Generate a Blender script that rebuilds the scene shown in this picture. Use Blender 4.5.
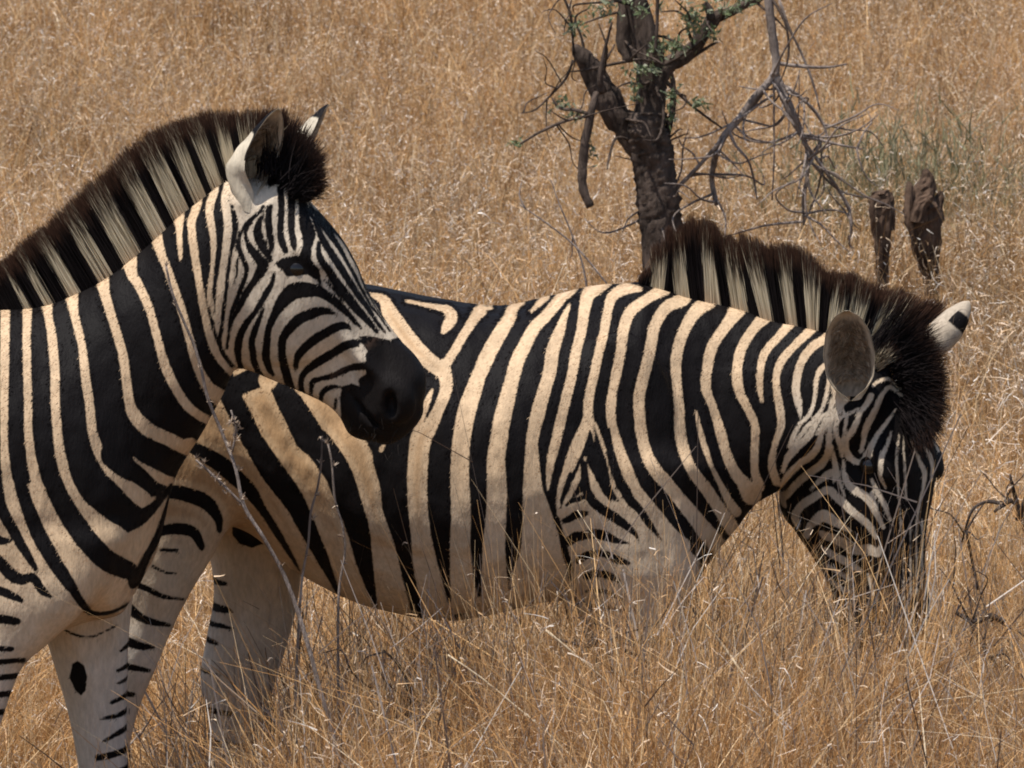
import bpy, math, random
import numpy as np
import openvdb
from mathutils import Vector

# ------------------------------------------------------------------ scene, camera, light
for o in list(bpy.data.objects):
    bpy.data.objects.remove(o)
sc = bpy.context.scene
col = sc.collection
rng = np.random.default_rng(7)
random.seed(7)

S2 = 0.0019                      # metres per photo pixel at the grazing zebra
D = 14.0
CAMH, AIMZ = 2.5, 1.112
PITCH = math.atan((CAMH - AIMZ) / D)
DIST = math.hypot(D, CAMH - AIMZ)
FPX = DIST / S2
cam_d = bpy.data.cameras.new("camera")
cam_d.sensor_width = 36.0
cam_d.lens = 36.0 * FPX / 1024.0
cam_d.clip_start = 0.5
cam_d.clip_end = 2000
cam_d.dof.use_dof = True
cam_d.dof.focus_distance = 13.9
cam_d.dof.aperture_fstop = 45.0
cam = bpy.data.objects.new("camera", cam_d)
col.objects.link(cam)
cam.location = (0, -D, CAMH)
cam.rotation_euler = (math.pi / 2 - PITCH, 0, 0)
sc.camera = cam

SUN = Vector((-0.27, -0.24, 0.93)).normalized()
w = bpy.data.worlds.new("World")
sc.world = w
w.use_nodes = True
nt = w.node_tree
sky = nt.nodes.new("ShaderNodeTexSky")
sky.sky_type = 'NISHITA'
sky.sun_disc = False
sky.sun_elevation = math.asin(SUN.z)
sky.sun_rotation = math.atan2(SUN.x, SUN.y)
bg = nt.nodes["Background"]
bg.inputs[1].default_value = 0.10
nt.links.new(sky.outputs[0], bg.inputs[0])
sl = bpy.data.lights.new("sun", 'SUN')
sl.energy = 4.3
sl.angle = math.radians(0.5)
sl.color = (1.0, 0.95, 0.88)
so = bpy.data.objects.new("sun", sl)
col.objects.link(so)
so.location = (-6, -6, 14)
so.rotation_euler = (-SUN).to_track_quat('-Z', 'Y').to_euler()
sc.view_settings.view_transform = 'Standard'
sc.view_settings.look = 'None'
sc.view_settings.exposure = 0.38
sc.view_settings.gamma = 1.0
sc.view_settings.use_curve_mapping = False
sc.cycles.max_bounces = 5
sc.cycles.diffuse_bounces = 3
sc.cycles.transmission_bounces = 3
sc.cycles.filter_width = 1.9

CP, SP = math.cos(PITCH), math.sin(PITCH)

def P(u, v, y=0.0):
    """the point of the plane at depth y that a measured photo position falls on"""
    a = (u - 512.0) / FPX
    b = (384.0 - v) / FPX
    dx, dy, dz = a, CP + b * SP, -SP + b * CP
    t = (y + D) / dy
    return np.array([t * dx, y, CAMH + t * dz])

def ground_px(u, v):
    a = (u - 512.0) / FPX
    b = (384.0 - v) / FPX
    dx, dy, dz = a, CP + b * SP, -SP + b * CP
    t = -CAMH / dz
    return np.array([t * dx, -D + t * dy, 0.0])

def tag(o, label=None, cat=None, group=None, kind=None):
    if label: o["label"] = label
    if cat: o["category"] = cat
    if group: o["group"] = group
    if kind: o["kind"] = kind
    return o

def empty(name, loc):
    o = bpy.data.objects.new(name, None)
    o.location = loc
    o.empty_display_size = 0.1
    col.objects.link(o)
    return o

def new_mesh(name, verts, quads=None, tris=None, mat=None, parent=None, smooth=True, attrs=None):
    """verts Nx3 in world space; attrs: name -> (type, array)"""
    verts = np.asarray(verts, np.float32)
    me = bpy.data.meshes.new(name)
    nq = 0 if quads is None else len(quads)
    ntr = 0 if tris is None else len(tris)
    loops = []
    if nq: loops.append(np.asarray(quads, np.int32).ravel())
    if ntr: loops.append(np.asarray(tris, np.int32).ravel())
    loops = np.concatenate(loops)
    off = np.zeros((3,), np.float32)
    if parent is not None:
        off = np.array(parent.matrix_basis.translation, np.float32)
        pp = parent.parent
        while pp is not None:
            off = off + np.array(pp.matrix_basis.translation, np.float32)
            pp = pp.parent
    v = verts - off
    me.vertices.add(len(v))
    me.vertices.foreach_set("co", v.ravel())
    me.loops.add(len(loops))
    me.loops.foreach_set("vertex_index", loops)
    me.polygons.add(nq + ntr)
    starts = np.concatenate([np.arange(nq) * 4, nq * 4 + np.arange(ntr) * 3]).astype(np.int32)
    me.polygons.foreach_set("loop_start", starts)
    me.polygons.foreach_set("use_smooth", np.full(nq + ntr, smooth, bool))
    for an, (ty, arr) in (attrs or {}).items():
        at = me.attributes.new(an, ty, 'POINT')
        if ty == 'FLOAT':
            at.data.foreach_set("value", np.asarray(arr, np.float32).ravel())
        else:
            c = np.asarray(arr, np.float32)
            if c.shape[1] == 3:
                c = np.concatenate([c, np.ones((len(c), 1), np.float32)], 1)
            at.data.foreach_set("color", c.ravel())
    me.update(calc_edges=True)
    me.validate()
    if mat: me.materials.append(mat)
    o = bpy.data.objects.new(name, me)
    col.objects.link(o)
    if parent is not None:
        o.parent = parent
    return o

# ------------------------------------------------------------------ materials
def mat_new(name):
    m = bpy.data.materials.new(name)
    m.use_nodes = True
    t = m.node_tree
    return m, t, t.nodes["Principled BSDF"]

def node(t, kind, **kw):
    n = t.nodes.new(kind)
    for k, v in kw.items():
        setattr(n, k, v)
    return n

def math_n(t, op, a, b=None):
    n = node(t, "ShaderNodeMath", operation=op)
    for i, x in enumerate((a, b)):
        if x is None: continue
        if isinstance(x, (int, float)): n.inputs[i].default_value = x
        else: t.links.new(x, n.inputs[i])
    return n.outputs[0]

def noise(t, scale, detail=2.0, vec=None, rough=0.5):
    n = node(t, "ShaderNodeTexNoise")
    n.inputs["Scale"].default_value = scale
    n.inputs["Detail"].default_value = detail
    n.inputs["Roughness"].default_value = rough
    if vec is not None: t.links.new(vec, n.inputs["Vector"])
    return n

def mixc(t, f, a, b, mode='MIX'):
    n = node(t, "ShaderNodeMix", data_type='RGBA', blend_type=mode)
    for s, x in ((0, f), (6, a), (7, b)):
        if isinstance(x, (int, float)): n.inputs[s].default_value = x
        elif isinstance(x, tuple): n.inputs[s].default_value = (*x, 1)
        else: t.links.new(x, n.inputs[s])
    return n.outputs[2]

def coat_material():
    m, t, b = mat_new("zebra_coat")
    at = node(t, "ShaderNodeAttribute", attribute_name="stripe")
    li = node(t, "ShaderNodeAttribute", attribute_name="light")
    dk = node(t, "ShaderNodeAttribute", attribute_name="dark")
    tc = node(t, "ShaderNodeTexCoord").outputs["Object"]
    mp = node(t, "ShaderNodeMapping")
    mp.inputs["Scale"].default_value = (1.0, 1.0, 0.3)
    t.links.new(tc, mp.inputs["Vector"])
    n1 = noise(t, 330, 2, mp.outputs[0])
    n2 = noise(t, 60, 2, tc)
    j = math_n(t, 'ADD', math_n(t, 'MULTIPLY', math_n(t, 'SUBTRACT', n1.outputs[0], 0.5), 1.7),
               math_n(t, 'MULTIPLY', math_n(t, 'SUBTRACT', n2.outputs[0], 0.5), 1.6))
    d = math_n(t, 'ADD', at.outputs["Fac"], j)
    mr = node(t, "ShaderNodeMapRange", interpolation_type='SMOOTHSTEP')
    mr.inputs[1].default_value = -0.9
    mr.inputs[2].default_value = 0.9
    t.links.new(d, mr.inputs[0])
    n3 = noise(t, 140, 4, mp.outputs[0], 0.65)
    r3 = node(t, "ShaderNodeMapRange")
    r3.inputs[1].default_value = 0.3; r3.inputs[2].default_value = 0.72
    r3.inputs[3].default_value = 0.78; r3.inputs[4].default_value = 1.1
    t.links.new(n3.outputs[0], r3.inputs[0])
    n4 = noise(t, 11, 3, tc)
    r4 = node(t, "ShaderNodeMapRange")
    r4.inputs[1].default_value = 0.3; r4.inputs[2].default_value = 0.7
    r4.inputs[3].default_value = 0.86; r4.inputs[4].default_value = 1.06
    t.links.new(n4.outputs[0], r4.inputs[0])
    vm = node(t, "ShaderNodeVectorMath", operation='SCALE')
    t.links.new(li.outputs["Color"], vm.inputs[0])
    t.links.new(math_n(t, 'MULTIPLY', r3.outputs[0], r4.outputs[0]), vm.inputs["Scale"])
    c = mixc(t, mr.outputs[0], dk.outputs["Color"], vm.outputs[0])
    t.links.new(c, b.inputs["Base Color"])
    b.inputs["Roughness"].default_value = 0.62
    b.inputs["Specular IOR Level"].default_value = 0.10
    b.inputs["Sheen Weight"].default_value = 0.0
    b.inputs["Sheen Roughness"].default_value = 0.4
    bp = node(t, "ShaderNodeBump")
    bp.inputs["Strength"].default_value = 0.5
    bp.inputs["Distance"].default_value = 0.003
    n5 = noise(t, 210, 3, mp.outputs[0], 0.6)
    t.links.new(n5.outputs[0], bp.inputs["Height"])
    bp2 = node(t, "ShaderNodeBump")
    bp2.inputs["Strength"].default_value = 0.85
    bp2.inputs["Distance"].default_value = 0.03
    mp2 = node(t, "ShaderNodeMapping"); mp2.inputs["Scale"].default_value = (1.3, 1.0, 0.7)
    t.links.new(tc, mp2.inputs["Vector"])
    n6 = noise(t, 9, 2, mp2.outputs[0], 0.45)                # muscle and skin folds under the coat
    t.links.new(n6.outputs[0], bp2.inputs["Height"])
    t.links.new(bp2.outputs[0], bp.inputs["Normal"])
    t.links.new(bp.outputs[0], b.inputs["Normal"])
    return m

def blade_material(name, trans=0.25, rough=0.55, spec=0.25):
    m, t, b = mat_new(name)
    a = node(t, "ShaderNodeAttribute", attribute_name="tint")
    t.links.new(a.outputs["Color"], b.inputs["Base Color"])
    b.inputs["Roughness"].default_value = rough
    b.inputs["Specular IOR Level"].default_value = spec
    if trans > 0:
        tr = node(t, "ShaderNodeBsdfTranslucent")
        t.links.new(a.outputs["Color"], tr.inputs[0])
        mx = node(t, "ShaderNodeMixShader")
        mx.inputs[0].default_value = trans
        t.links.new(b.outputs[0], mx.inputs[1])
        t.links.new(tr.outputs[0], mx.inputs[2])
        t.links.new(mx.outputs[0], t.nodes["Material Output"].inputs[0])
    return m

def plain_material(name, c, rough=0.6, spec=0.3, vary=0.0, scale=40):
    m, t, b = mat_new(name)
    if vary:
        tc = node(t, "ShaderNodeTexCoord").outputs["Object"]
        n = noise(t, scale, 4, tc, 0.6)
        lo = tuple(x * (1 - vary) for x in c)
        hi = tuple(min(1, x * (1 + vary)) for x in c)
        t.links.new(mixc(t, n.outputs[0], lo, hi), b.inputs["Base Color"])
        bp = node(t, "ShaderNodeBump"); bp.inputs["Strength"].default_value = 0.5
        t.links.new(n.outputs[0], bp.inputs["Height"]); t.links.new(bp.outputs[0], b.inputs["Normal"])
    else:
        b.inputs["Base Color"].default_value = (*c, 1)
    b.inputs["Roughness"].default_value = rough
    b.inputs["Specular IOR Level"].default_value = spec
    return m

def bark_material(name, dark, lightc, scale=14.0):
    m, t, b = mat_new(name)
    tc = node(t, "ShaderNodeTexCoord").outputs["Object"]
    mp = node(t, "ShaderNodeMapping"); mp.inputs["Scale"].default_value = (1, 1, 0.25)
    t.links.new(tc, mp.inputs["Vector"])
    n = noise(t, scale * 2.2, 6, mp.outputs[0], 0.7)
    n2 = noise(t, scale * 0.3, 3, tc, 0.6)
    f = math_n(t, 'MULTIPLY', n.outputs[0], n2.outputs[0])
    r = node(t, "ShaderNodeMapRange"); r.inputs[1].default_value = 0.14; r.inputs[2].default_value = 0.42
    t.links.new(f, r.inputs[0])
    t.links.new(mixc(t, r.outputs[0], dark, lightc), b.inputs["Base Color"])
    b.inputs["Roughness"].default_value = 0.9
    b.inputs["Specular IOR Level"].default_value = 0.1
    bp = node(t, "ShaderNodeBump"); bp.inputs["Strength"].default_value = 0.9; bp.inputs["Distance"].default_value = 0.02
    t.links.new(n.outputs[0], bp.inputs["Height"]); t.links.new(bp.outputs[0], b.inputs["Normal"])
    return m

COAT = coat_material()
HAIR = blade_material("mane_hair", trans=0.15, rough=0.8, spec=0.05)
FUR = blade_material("short_coat_hair", trans=0.2, rough=0.8, spec=0.05)
STRAW = blade_material("dry_grass", trans=0.22, rough=0.55, spec=0.22)
LEAF = blade_material("green_leaf", trans=0.25, rough=0.5, spec=0.3)
EYE = plain_material("eye_gloss", (0.008, 0.006, 0.005), rough=0.12, spec=0.5)
BARK = bark_material("thorn_tree_bark", (0.010, 0.0075, 0.0065), (0.17, 0.125, 0.10))
DEAD = bark_material("dead_wood", (0.11, 0.085, 0.072), (0.46, 0.38, 0.33), 20)
STUMP = bark_material("charred_stump_wood", (0.02, 0.012, 0.009), (0.20, 0.13, 0.09), 12)
TWIG = bark_material("dark_twig", (0.035, 0.026, 0.022), (0.15, 0.115, 0.095), 40)

# ------------------------------------------------------------------ shape tools
def catmull(pts, sub=4):
    p = np.asarray(pts, float)
    if len(p) < 3:
        k = np.linspace(0, 1, sub * max(1, len(p) - 1) + 1)
        return p[0] + (p[-1] - p[0]) * k[:, None]
    q = np.vstack([2 * p[0] - p[1], p, 2 * p[-1] - p[-2]])
    out = []
    for i in range(1, len(q) - 2):
        a, b, c, d = q[i - 1], q[i], q[i + 1], q[i + 2]
        for s in np.arange(sub) / sub:
            out.append(0.5 * (2 * b + (c - a) * s + (2 * a - 5 * b + 4 * c - d) * s ** 2 + (3 * b - a - 3 * c + d) * s ** 3))
    out.append(p[-1])
    return np.array(out)

def nrm(v):
    v = np.asarray(v, float)
    return v / (np.linalg.norm(v) + 1e-12)

def loft(secs, n=36, sub=5, cap=(0.5, 0.5)):
    """secs rows: c(3) U(3) L(3) a b taper power ; a closed tube with rounded ends"""
    M = catmull(np.array([np.concatenate([s[0], s[1], s[2], s[3:]]) for s in secs], float), sub)
    rows = []
    ax0 = nrm(M[1, :3] - M[0, :3]); ax1 = nrm(M[-1, :3] - M[-2, :3])
    def capped(r, ax, k, sgn):
        out = []
        for ang in (80, 60, 40, 20):
            q = r.copy(); g = math.radians(ang)
            q[:3] = r[:3] + sgn * ax * min(r[9], r[10]) * k * math.sin(g)
            q[9] *= math.cos(g); q[10] *= math.cos(g)
            out.append(q)
        return out
    rows += capped(M[0], ax0, cap[0], -1)
    rows += list(M)
    rows += capped(M[-1], ax1, cap[1], 1)[::-1]
    th = np.linspace(0, 2 * np.pi, n, endpoint=False)
    V = []
    for r in rows:
        U, L = nrm(r[3:6]), nrm(r[6:9])
        a, b, tp, pw = r[9:13]
        e = 2.0 / pw
        cu = np.sign(np.sin(th)) * np.abs(np.sin(th)) ** e
        cl = np.sign(np.cos(th)) * np.abs(np.cos(th)) ** e
        V.append(r[:3] + np.outer(cu * a, U) + np.outer(cl * b * (1 + tp * cu), L))
    R = len(V)
    V = np.vstack(V)
    Q = []
    for i in range(R - 1):
        for j in range(n):
            k = (j + 1) % n
            Q.append((i * n + j, i * n + k, (i + 1) * n + k, (i + 1) * n + j))
    T = []
    c0 = len(V); V = np.vstack([V, rows[0][:3], rows[-1][:3]])
    for j in range(n):
        k = (j + 1) % n
        T.append((c0, k, j)); T.append((c0 + 1, (R - 1) * n + j, (R - 1) * n + k))
    return V.astype(np.float32), np.array(Q, np.uint32), np.array(T, np.uint32)

class Field:
    """one signed distance volume that all parts of a body are melted into"""
    def __init__(self, lo, hi, vox=0.005, band=10):
        self.v = vox; self.band = band
        self.i0 = np.floor(np.array(lo) / vox).astype(int)
        self.n = np.ceil(np.array(hi) / vox).astype(int) - self.i0
        self.A = np.full(self.n, band * vox, np.float32)
    def _box(self, lo, hi, pad):
        a = np.clip(np.floor((np.array(lo) - pad) / self.v).astype(int) - self.i0, 0, self.n - 1)
        b = np.clip(np.ceil((np.array(hi) + pad) / self.v).astype(int) - self.i0, 1, self.n)
        return a, b
    def mesh(self, V, Q, T, k=0.04):
        tr = openvdb.createLinearTransform(voxelSize=self.v)
        g = openvdb.FloatGrid.createLevelSetFromPolygons(V, triangles=T, quads=Q, transform=tr, halfWidth=float(self.band))
        a, b = self._box(V.min(0), V.max(0), self.band * self.v)
        arr = np.zeros(b - a, np.float32)
        g.copyToArray(arr, ijk=tuple(int(x) for x in (a + self.i0)))
        self._smin(a, b, arr, k)
    def _smin(self, a, b, arr, k):
        s = np.s_[a[0]:b[0], a[1]:b[1], a[2]:b[2]]
        X = self.A[s]
        h = np.maximum(k - np.abs(X - arr), 0) / k
        self.A[s] = np.minimum(X, arr) - h * h * (k * 0.25)
    def ell(self, c, axes, r, k=0.02, sub=False):
        """ellipsoid with centre c, three unit axes (rows) and radii r"""
        c = np.asarray(c, float); r = np.asarray(r, float); Ax = np.array([nrm(x) for x in axes])
        m = max(r) + k + 0.02
        a, b = self._box(c - m, c + m, 0)
        g = [(np.arange(a[i], b[i]) + self.i0[i]) * self.v - c[i] for i in range(3)]
        X, Y, Z = np.meshgrid(*g, indexing='ij')
        q = [(Ax[i, 0] * X + Ax[i, 1] * Y + Ax[i, 2] * Z) / r[i] for i in range(3)]
        rr = np.sqrt(q[0] ** 2 + q[1] ** 2 + q[2] ** 2) + 1e-6
        g2 = np.sqrt((q[0] / r[0]) ** 2 + (q[1] / r[1]) ** 2 + (q[2] / r[2]) ** 2) + 1e-6
        d = (rr * (rr - 1) / g2).astype(np.float32)
        d = np.clip(d, -self.band * self.v, self.band * self.v)
        if not sub:
            self._smin(a, b, d, k)
        else:
            s = np.s_[a[0]:b[0], a[1]:b[1], a[2]:b[2]]
            Xs = -self.A[s]
            h = np.maximum(k - np.abs(Xs - d), 0) / k
            self.A[s] = -(np.minimum(Xs, d) - h * h * (k * 0.25))
    def surface(self, smooth=3):
        g = openvdb.FloatGrid(self.band * self.v)
        g.transform = openvdb.createLinearTransform(voxelSize=self.v)
        g.copyFromArray(self.A, ijk=tuple(int(x) for x in self.i0))
        pts, quads = g.convertToQuads(0.0)
        pts = np.array(pts, np.float64); quads = np.array(quads, np.int64)
        n = len(pts)
        e = np.vstack([quads[:, [0, 1]], quads[:, [1, 2]], quads[:, [2, 3]], quads[:, [3, 0]]])
        cnt = np.bincount(e[:, 0], minlength=n) + np.bincount(e[:, 1], minlength=n)
        for it in range(smooth):
            acc = np.zeros_like(pts)
            for ax in range(3):
                acc[:, ax] = np.bincount(e[:, 0], pts[e[:, 1], ax], n) + np.bincount(e[:, 1], pts[e[:, 0], ax], n)
            pts = 0.5 * pts + 0.5 * acc / np.maximum(cnt, 1)[:, None]
        return pts, quads[:, ::-1]

# ------------------------------------------------------------------ coat patterns
def parse(text):
    ops = []
    for ln in text.strip().splitlines():
        ln = ln.split('#')[0].split()
        if not ln: continue
        ops.append((ln[0], np.array([[float(x) for x in p.split(',')] for p in ln[1:]])))
    return ops

def d_stroke(uv, pts):
    p = catmull(pts, 4)
    p[:, 2] = np.maximum(p[:, 2], 0.5)
    best = np.full(len(uv), 99.0)
    pad = p[:, 2].max() / 2 + 7
    m = (uv[:, 0] > p[:, 0].min() - pad) & (uv[:, 0] < p[:, 0].max() + pad) & (uv[:, 1] > p[:, 1].min() - pad) & (uv[:, 1] < p[:, 1].max() + pad)
    q = uv[m]
    if len(q) == 0: return best
    bb = np.full(len(q), 99.0)
    for i in range(len(p) - 1):
        a, b = p[i], p[i + 1]
        ab = b[:2] - a[:2]
        t = np.clip(((q - a[:2]) @ ab) / (ab @ ab + 1e-9), 0, 1)
        d = np.hypot(q[:, 0] - a[0] - t * ab[0], q[:, 1] - a[1] - t * ab[1]) - (a[2] + (b[2] - a[2]) * t) / 2
        bb = np.minimum(bb, d)
    best[m] = bb
    return best

def d_poly(uv, poly):
    x, y = uv[:, 0], uv[:, 1]
    d = np.full(len(uv), 1e9); ins = np.zeros(len(uv), bool)
    n = len(poly)
    for i in range(n):
        a, b = poly[i, :2], poly[(i + 1) % n, :2]
        ab = b - a
        t = np.clip(((x - a[0]) * ab[0] + (y - a[1]) * ab[1]) / (ab @ ab + 1e-9), 0, 1)
        d = np.minimum(d, np.hypot(x - a[0] - t * ab[0], y - a[1] - t * ab[1]))
        if abs(b[1] - a[1]) > 1e-9:
            c = ((a[1] > y) != (b[1] > y)) & (x < (b[0] - a[0]) * (y - a[1]) / (b[1] - a[1]) + a[0])
            ins ^= c
    return np.where(ins, -d, d)

def paint(uv, ops, base=1.0):
    """signed distance to the nearest black/pale edge in photo pixels, below 0 = black"""
    f = np.full(len(uv), -9.0 if base < 0 else 9.0)
    for k, pts in ops:
        if k == 'k': f = np.minimum(f, d_stroke(uv, pts))
        elif k == 'w': f = np.maximum(f, -d_stroke(uv, pts))
        elif k == 'K': f = np.minimum(f, d_poly(uv, pts))
        elif k == 'W': f = np.maximum(f, -d_poly(uv, pts))
    return np.clip(f, -9, 9)

# ------------------------------------------------------------------ coats, measured on the animals, with an eye glint and inner-thigh shadow painted in (photo pixels: x,y,width)
COAT_STAND = parse("""
w 6,310,9 5,350,9 4,400,8 4,440,8 5,465,9 9,490,9 14,510,11 22,532,14 32,555,14 45,575,16 60,600,18
w 28,304,9 27,350,8 28,400,8 28,430,8 30,450,9 34,475,10 43,500,12 57,527,14 72,552,14 82,575,20 92,592,18
w 47,298,15 48,308,10 49,318,8 52,335,9 55,370,9 55,400,9 57,430,9 60,455,10 66,480,11 75,500,13 90,520,18 105,535,22 122,546,24 138,540,22 152,525,14 161,510,9 167,497,6
w 70,284,18 72,296,13 74,310,9 76,320,8 82,345,8 86,380,9 90,410,9 92,430,9 98,450,11 110,468,14 125,482,16 140,497,17 150,504,12 160,495,8
w 100,268,20 103,282,13 106,296,10 110,310,9 119,340,9 124,360,9 127,385,9 130,405,10 136,418,13 150,431,14 166,438,13 182,446,14 190,447,18
w 127,247,22 130,262,15 133,276,10 139,285,9 150,310,8 158,340,8 165,365,9 174,385,9 185,403,9 197,414,9 210,421,9
w 153,224,18 157,238,12 161,252,9 165,262,8 172,280,8 182,310,8 190,340,8 197,365,9 207,385,11 218,396,16 223,399,18
w 175,202,18 179,216,12 180,228,7 180,235,6 181,255,4 181,262,1
w 196,189,15 198,202,10 195,214,8 192,225,8 195,252,8 200,285,7 206,320,7 213,345,8 222,360,9 232,371,9
w 214,178,10 215,192,8 210,210,8 214,240,6 213,265,4 210,295,5 213,312,3 215,322,1
W 230,172 262,160 272,200 262,207 250,214 238,210 231,203
k 231,205,2 238,211,5 250,214,6 260,209,5 268,200,3
w 231,170,10 229,185,8 226,200,8 229,225,9 226,255,8 221,290,8 218,320,6 218,335,2
w 131,457,3 138,464,6 150,472,9 165,480,11 172,480,12
W -20,500 0,478 22,482 60,492 82,502 104,514 128,534 150,528 168,500 178,472 196,452 213,430 220,460 190,540 150,760 -80,800 -700,800 -700,640 -80,590
k 15,420,15 15,450,14 19,480,13 26,505,14 38,535,16 52,560,15 65,580,13 72,590,10 76,597,9 84,608,8 92,614,5 110,613,4 128,604,3
k 42,435,18 44,455,18 50,475,19 60,500,20 75,525,22 90,545,22 105,560,22 120,568,20 131,573,16 132,585,9
k 136,582,10 143,563,9 153,545,8 160,530,8 167,505,5 171,488,3
k 83,470,28 95,490,29 110,505,28 125,516,24 137,518,18 147,512,12 155,505,9 165,493,7 171,485,4
k 115,455,30 126,468,22 137,475,18 148,484,15 156,491,12 160,488,5
k 146,447,20 160,461,19 172,470,14 180,474,8
k -8,470,16 -6,485,17 -3,502,15 5,518,12 13,532,11 20,545,10 29,560,8 36,571,4
k -12,535,9 0,541,8 8,541,5
k -8,555,10 8,573,13 20,580,11 32,578,9 40,590,9 49,597,4
k -20,588,8 0,592,9 12,597,8 20,601,5
k -40,617,8 0,620,9 14,622,8 18,622,3
k -40,640,5 0,643,5 15,645,5 30,643,2
W 230,212 236,207 262,196 275,185 305,186 370,280 400,340 430,380 400,460 340,430 290,396 240,373 224,350 219,340 223,310 227,280 230,255 233,235
k 234,212,5 236,226,7 235,234,6 232,250,4 230,262,3.5 228,275,4 227,287,4 224,309,4 222,327,4 220,338,4 222,352,4 232,366,4
k 264,207,4 258,215,3 249,221,3 241,234,4 239,247,5 244,260,5 247,272,5 242,287,5 236,302,5 231,316,4 229,332,3 227,349,3
k 238,259,2.5 237,274,3 235,284,1
k 264,211,3 255,217,4 247,230,4 247,240,5 252,250,8 260,260,10 263,267,12 255,281,7.5 246,294,7 239,308,6 232,321,4 230,332,2
k 262,217,4 258,231,9 261,242,9.5 266,252,7 271,260,5
k 272,206,4 270,209,6 269,220,7 270,232,7 272,245,6 272,254,3
k 281,188,7 282,209,7 281,230,6.5 282,241,8 286,251,6
k 292,188,7 292,211,8 292,230,7 294,242,7 295,251,3
k 301,192,6 303,205,8 306,224,13 309,234,14 308,245,10 306,256,12
k 319,243,4 320,257,7 328,269,8 336,282,9.5 346,295,10 357,309,9 367,320,7 377,332,4
k 306,204,3 310,211,4 315,220,5 322,237,7 330,251,7.5 339,265,8 351,284,7 360,297,7 370,311,5 377,322,4 385,332,3
k 310,205,3 319,219,6 330,234,7 340,249,5 349,265,4 357,280,4 360,286,3.5 370,304,3 380,317,2.5 390,331,2
k 318,212,3 331,227,5 344,240,5 352,255,4 360,270,4 365,286,3 375,306,2 385,320,2
k 322,212,4 338,229,4 352,248,4 362,268,4 370,288,3
K 275,263 283,258 292,256 303,255 311,259 318,268 321,276 316,280 308,275 298,276 288,277 280,270
w 281,269,2 283,273,2
k 317,270,5 320,282,3 323,292,2
k 324,280,2 332,287,3 340,297,3 344,303,1
k 275,273,3 272,284,5 266,294,7 261,303,6 254,314,5.5 246,324,7 240,337,8 238,349,8 239,361,6 242,369,5
k 265,306,2 262,314,4 256,328,6.5 252,342,7 253,352,7 254,361,7 259,373,6 265,380,5 276,387,4
k 361,328,3 350,316,6 340,306,8 329,297,9 317,291,12 305,290,16 295,291,17 289,295,16 282,303,13 275,314,9 269,328,7 267,343,7.5 266,357,8 269,368,7 273,375,4
k 338,315,2 327,311,7 317,312,10 309,315,11 300,319,11 290,328,10 283,339,8.5 282,352,8 284,365,9 288,380,9 292,391,8
k 352,331,1 346,326,7 337,327,9 322,335,9.5 309,344,9.5 301,352,9 297,359,7 296,367,5 296,372,2
k 360,343,8 347,345,9 335,352,9 318,362,9 305,372,6.5 301,381,5.5 302,392,6 306,401,4
k 366,366,8 354,367,7 345,370,7 332,376,6 320,379,5.5 313,382,6 311,392,4 312,400,3
k 340,387,3 332,387,5 325,390,6 321,397,5 321,405,4
k 336,399,3 335,408,3
K 358,336 370,336 380,338 390,340 402,335 450,350 450,470 330,470 341,414 340,396 342,386 352,383 359,386 358,379 366,374 366,360 366,348
w 361,373,5 355,375,3
w 361,345,4 367,352,2
""")  # the tiny pale stroke in the eye corner is a painted glint
COAT_STAND_FARFORE = parse("""
K 64,679 70,675 77,680 80,692 78,706 73,712 67,707 61,694
k 130,661,8 121,664,6 113,668,3
k 130,683,6 120,686,6 110,688,4
k 130,697,6 119,700,5 110,701,3
k 130,711,6 118,716,6 104,720,4
k 130,730,6 112,734,6 93,736,3
k 130,747,7 112,752,6 96,759,3
k 50,640,3 80,650,2.5 110,640,2
k 130,770,7 90,776,7
k 130,790,7 80,796,7
k 135,815,8 80,815,8
k 135,840,8 80,842,8
k 135,865,7 80,868,7
k 135,895,7 80,898,7
k 135,925,8 80,928,8
K 60,985 160,985 160,1060 60,1060
""")
COAT_STAND_NEARFORE = parse("""
k -80,640,6 -30,648,7 10,650,5
k -80,658,6 -30,664,7 22,661,5
k -80,676,7 -30,681,7 22,676,6
k -80,694,7 -30,698,7 14,694,6
k -80,712,7 -30,716,7 10,712,6
k -80,732,7 -30,735,7 10,734,6
k -80,752,7 -30,756,7 10,756,6
k -80,775,7 -30,778,7 10,778,6
k -80,800,7 10,802,7
k -80,825,8 10,827,8
k -80,850,7 10,852,7
k -80,880,7 10,882,7
k -80,910,7 10,912,7
k -80,935,8 10,937,8
K -120,985 60,985 60,1060 -120,1060
""")
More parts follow.
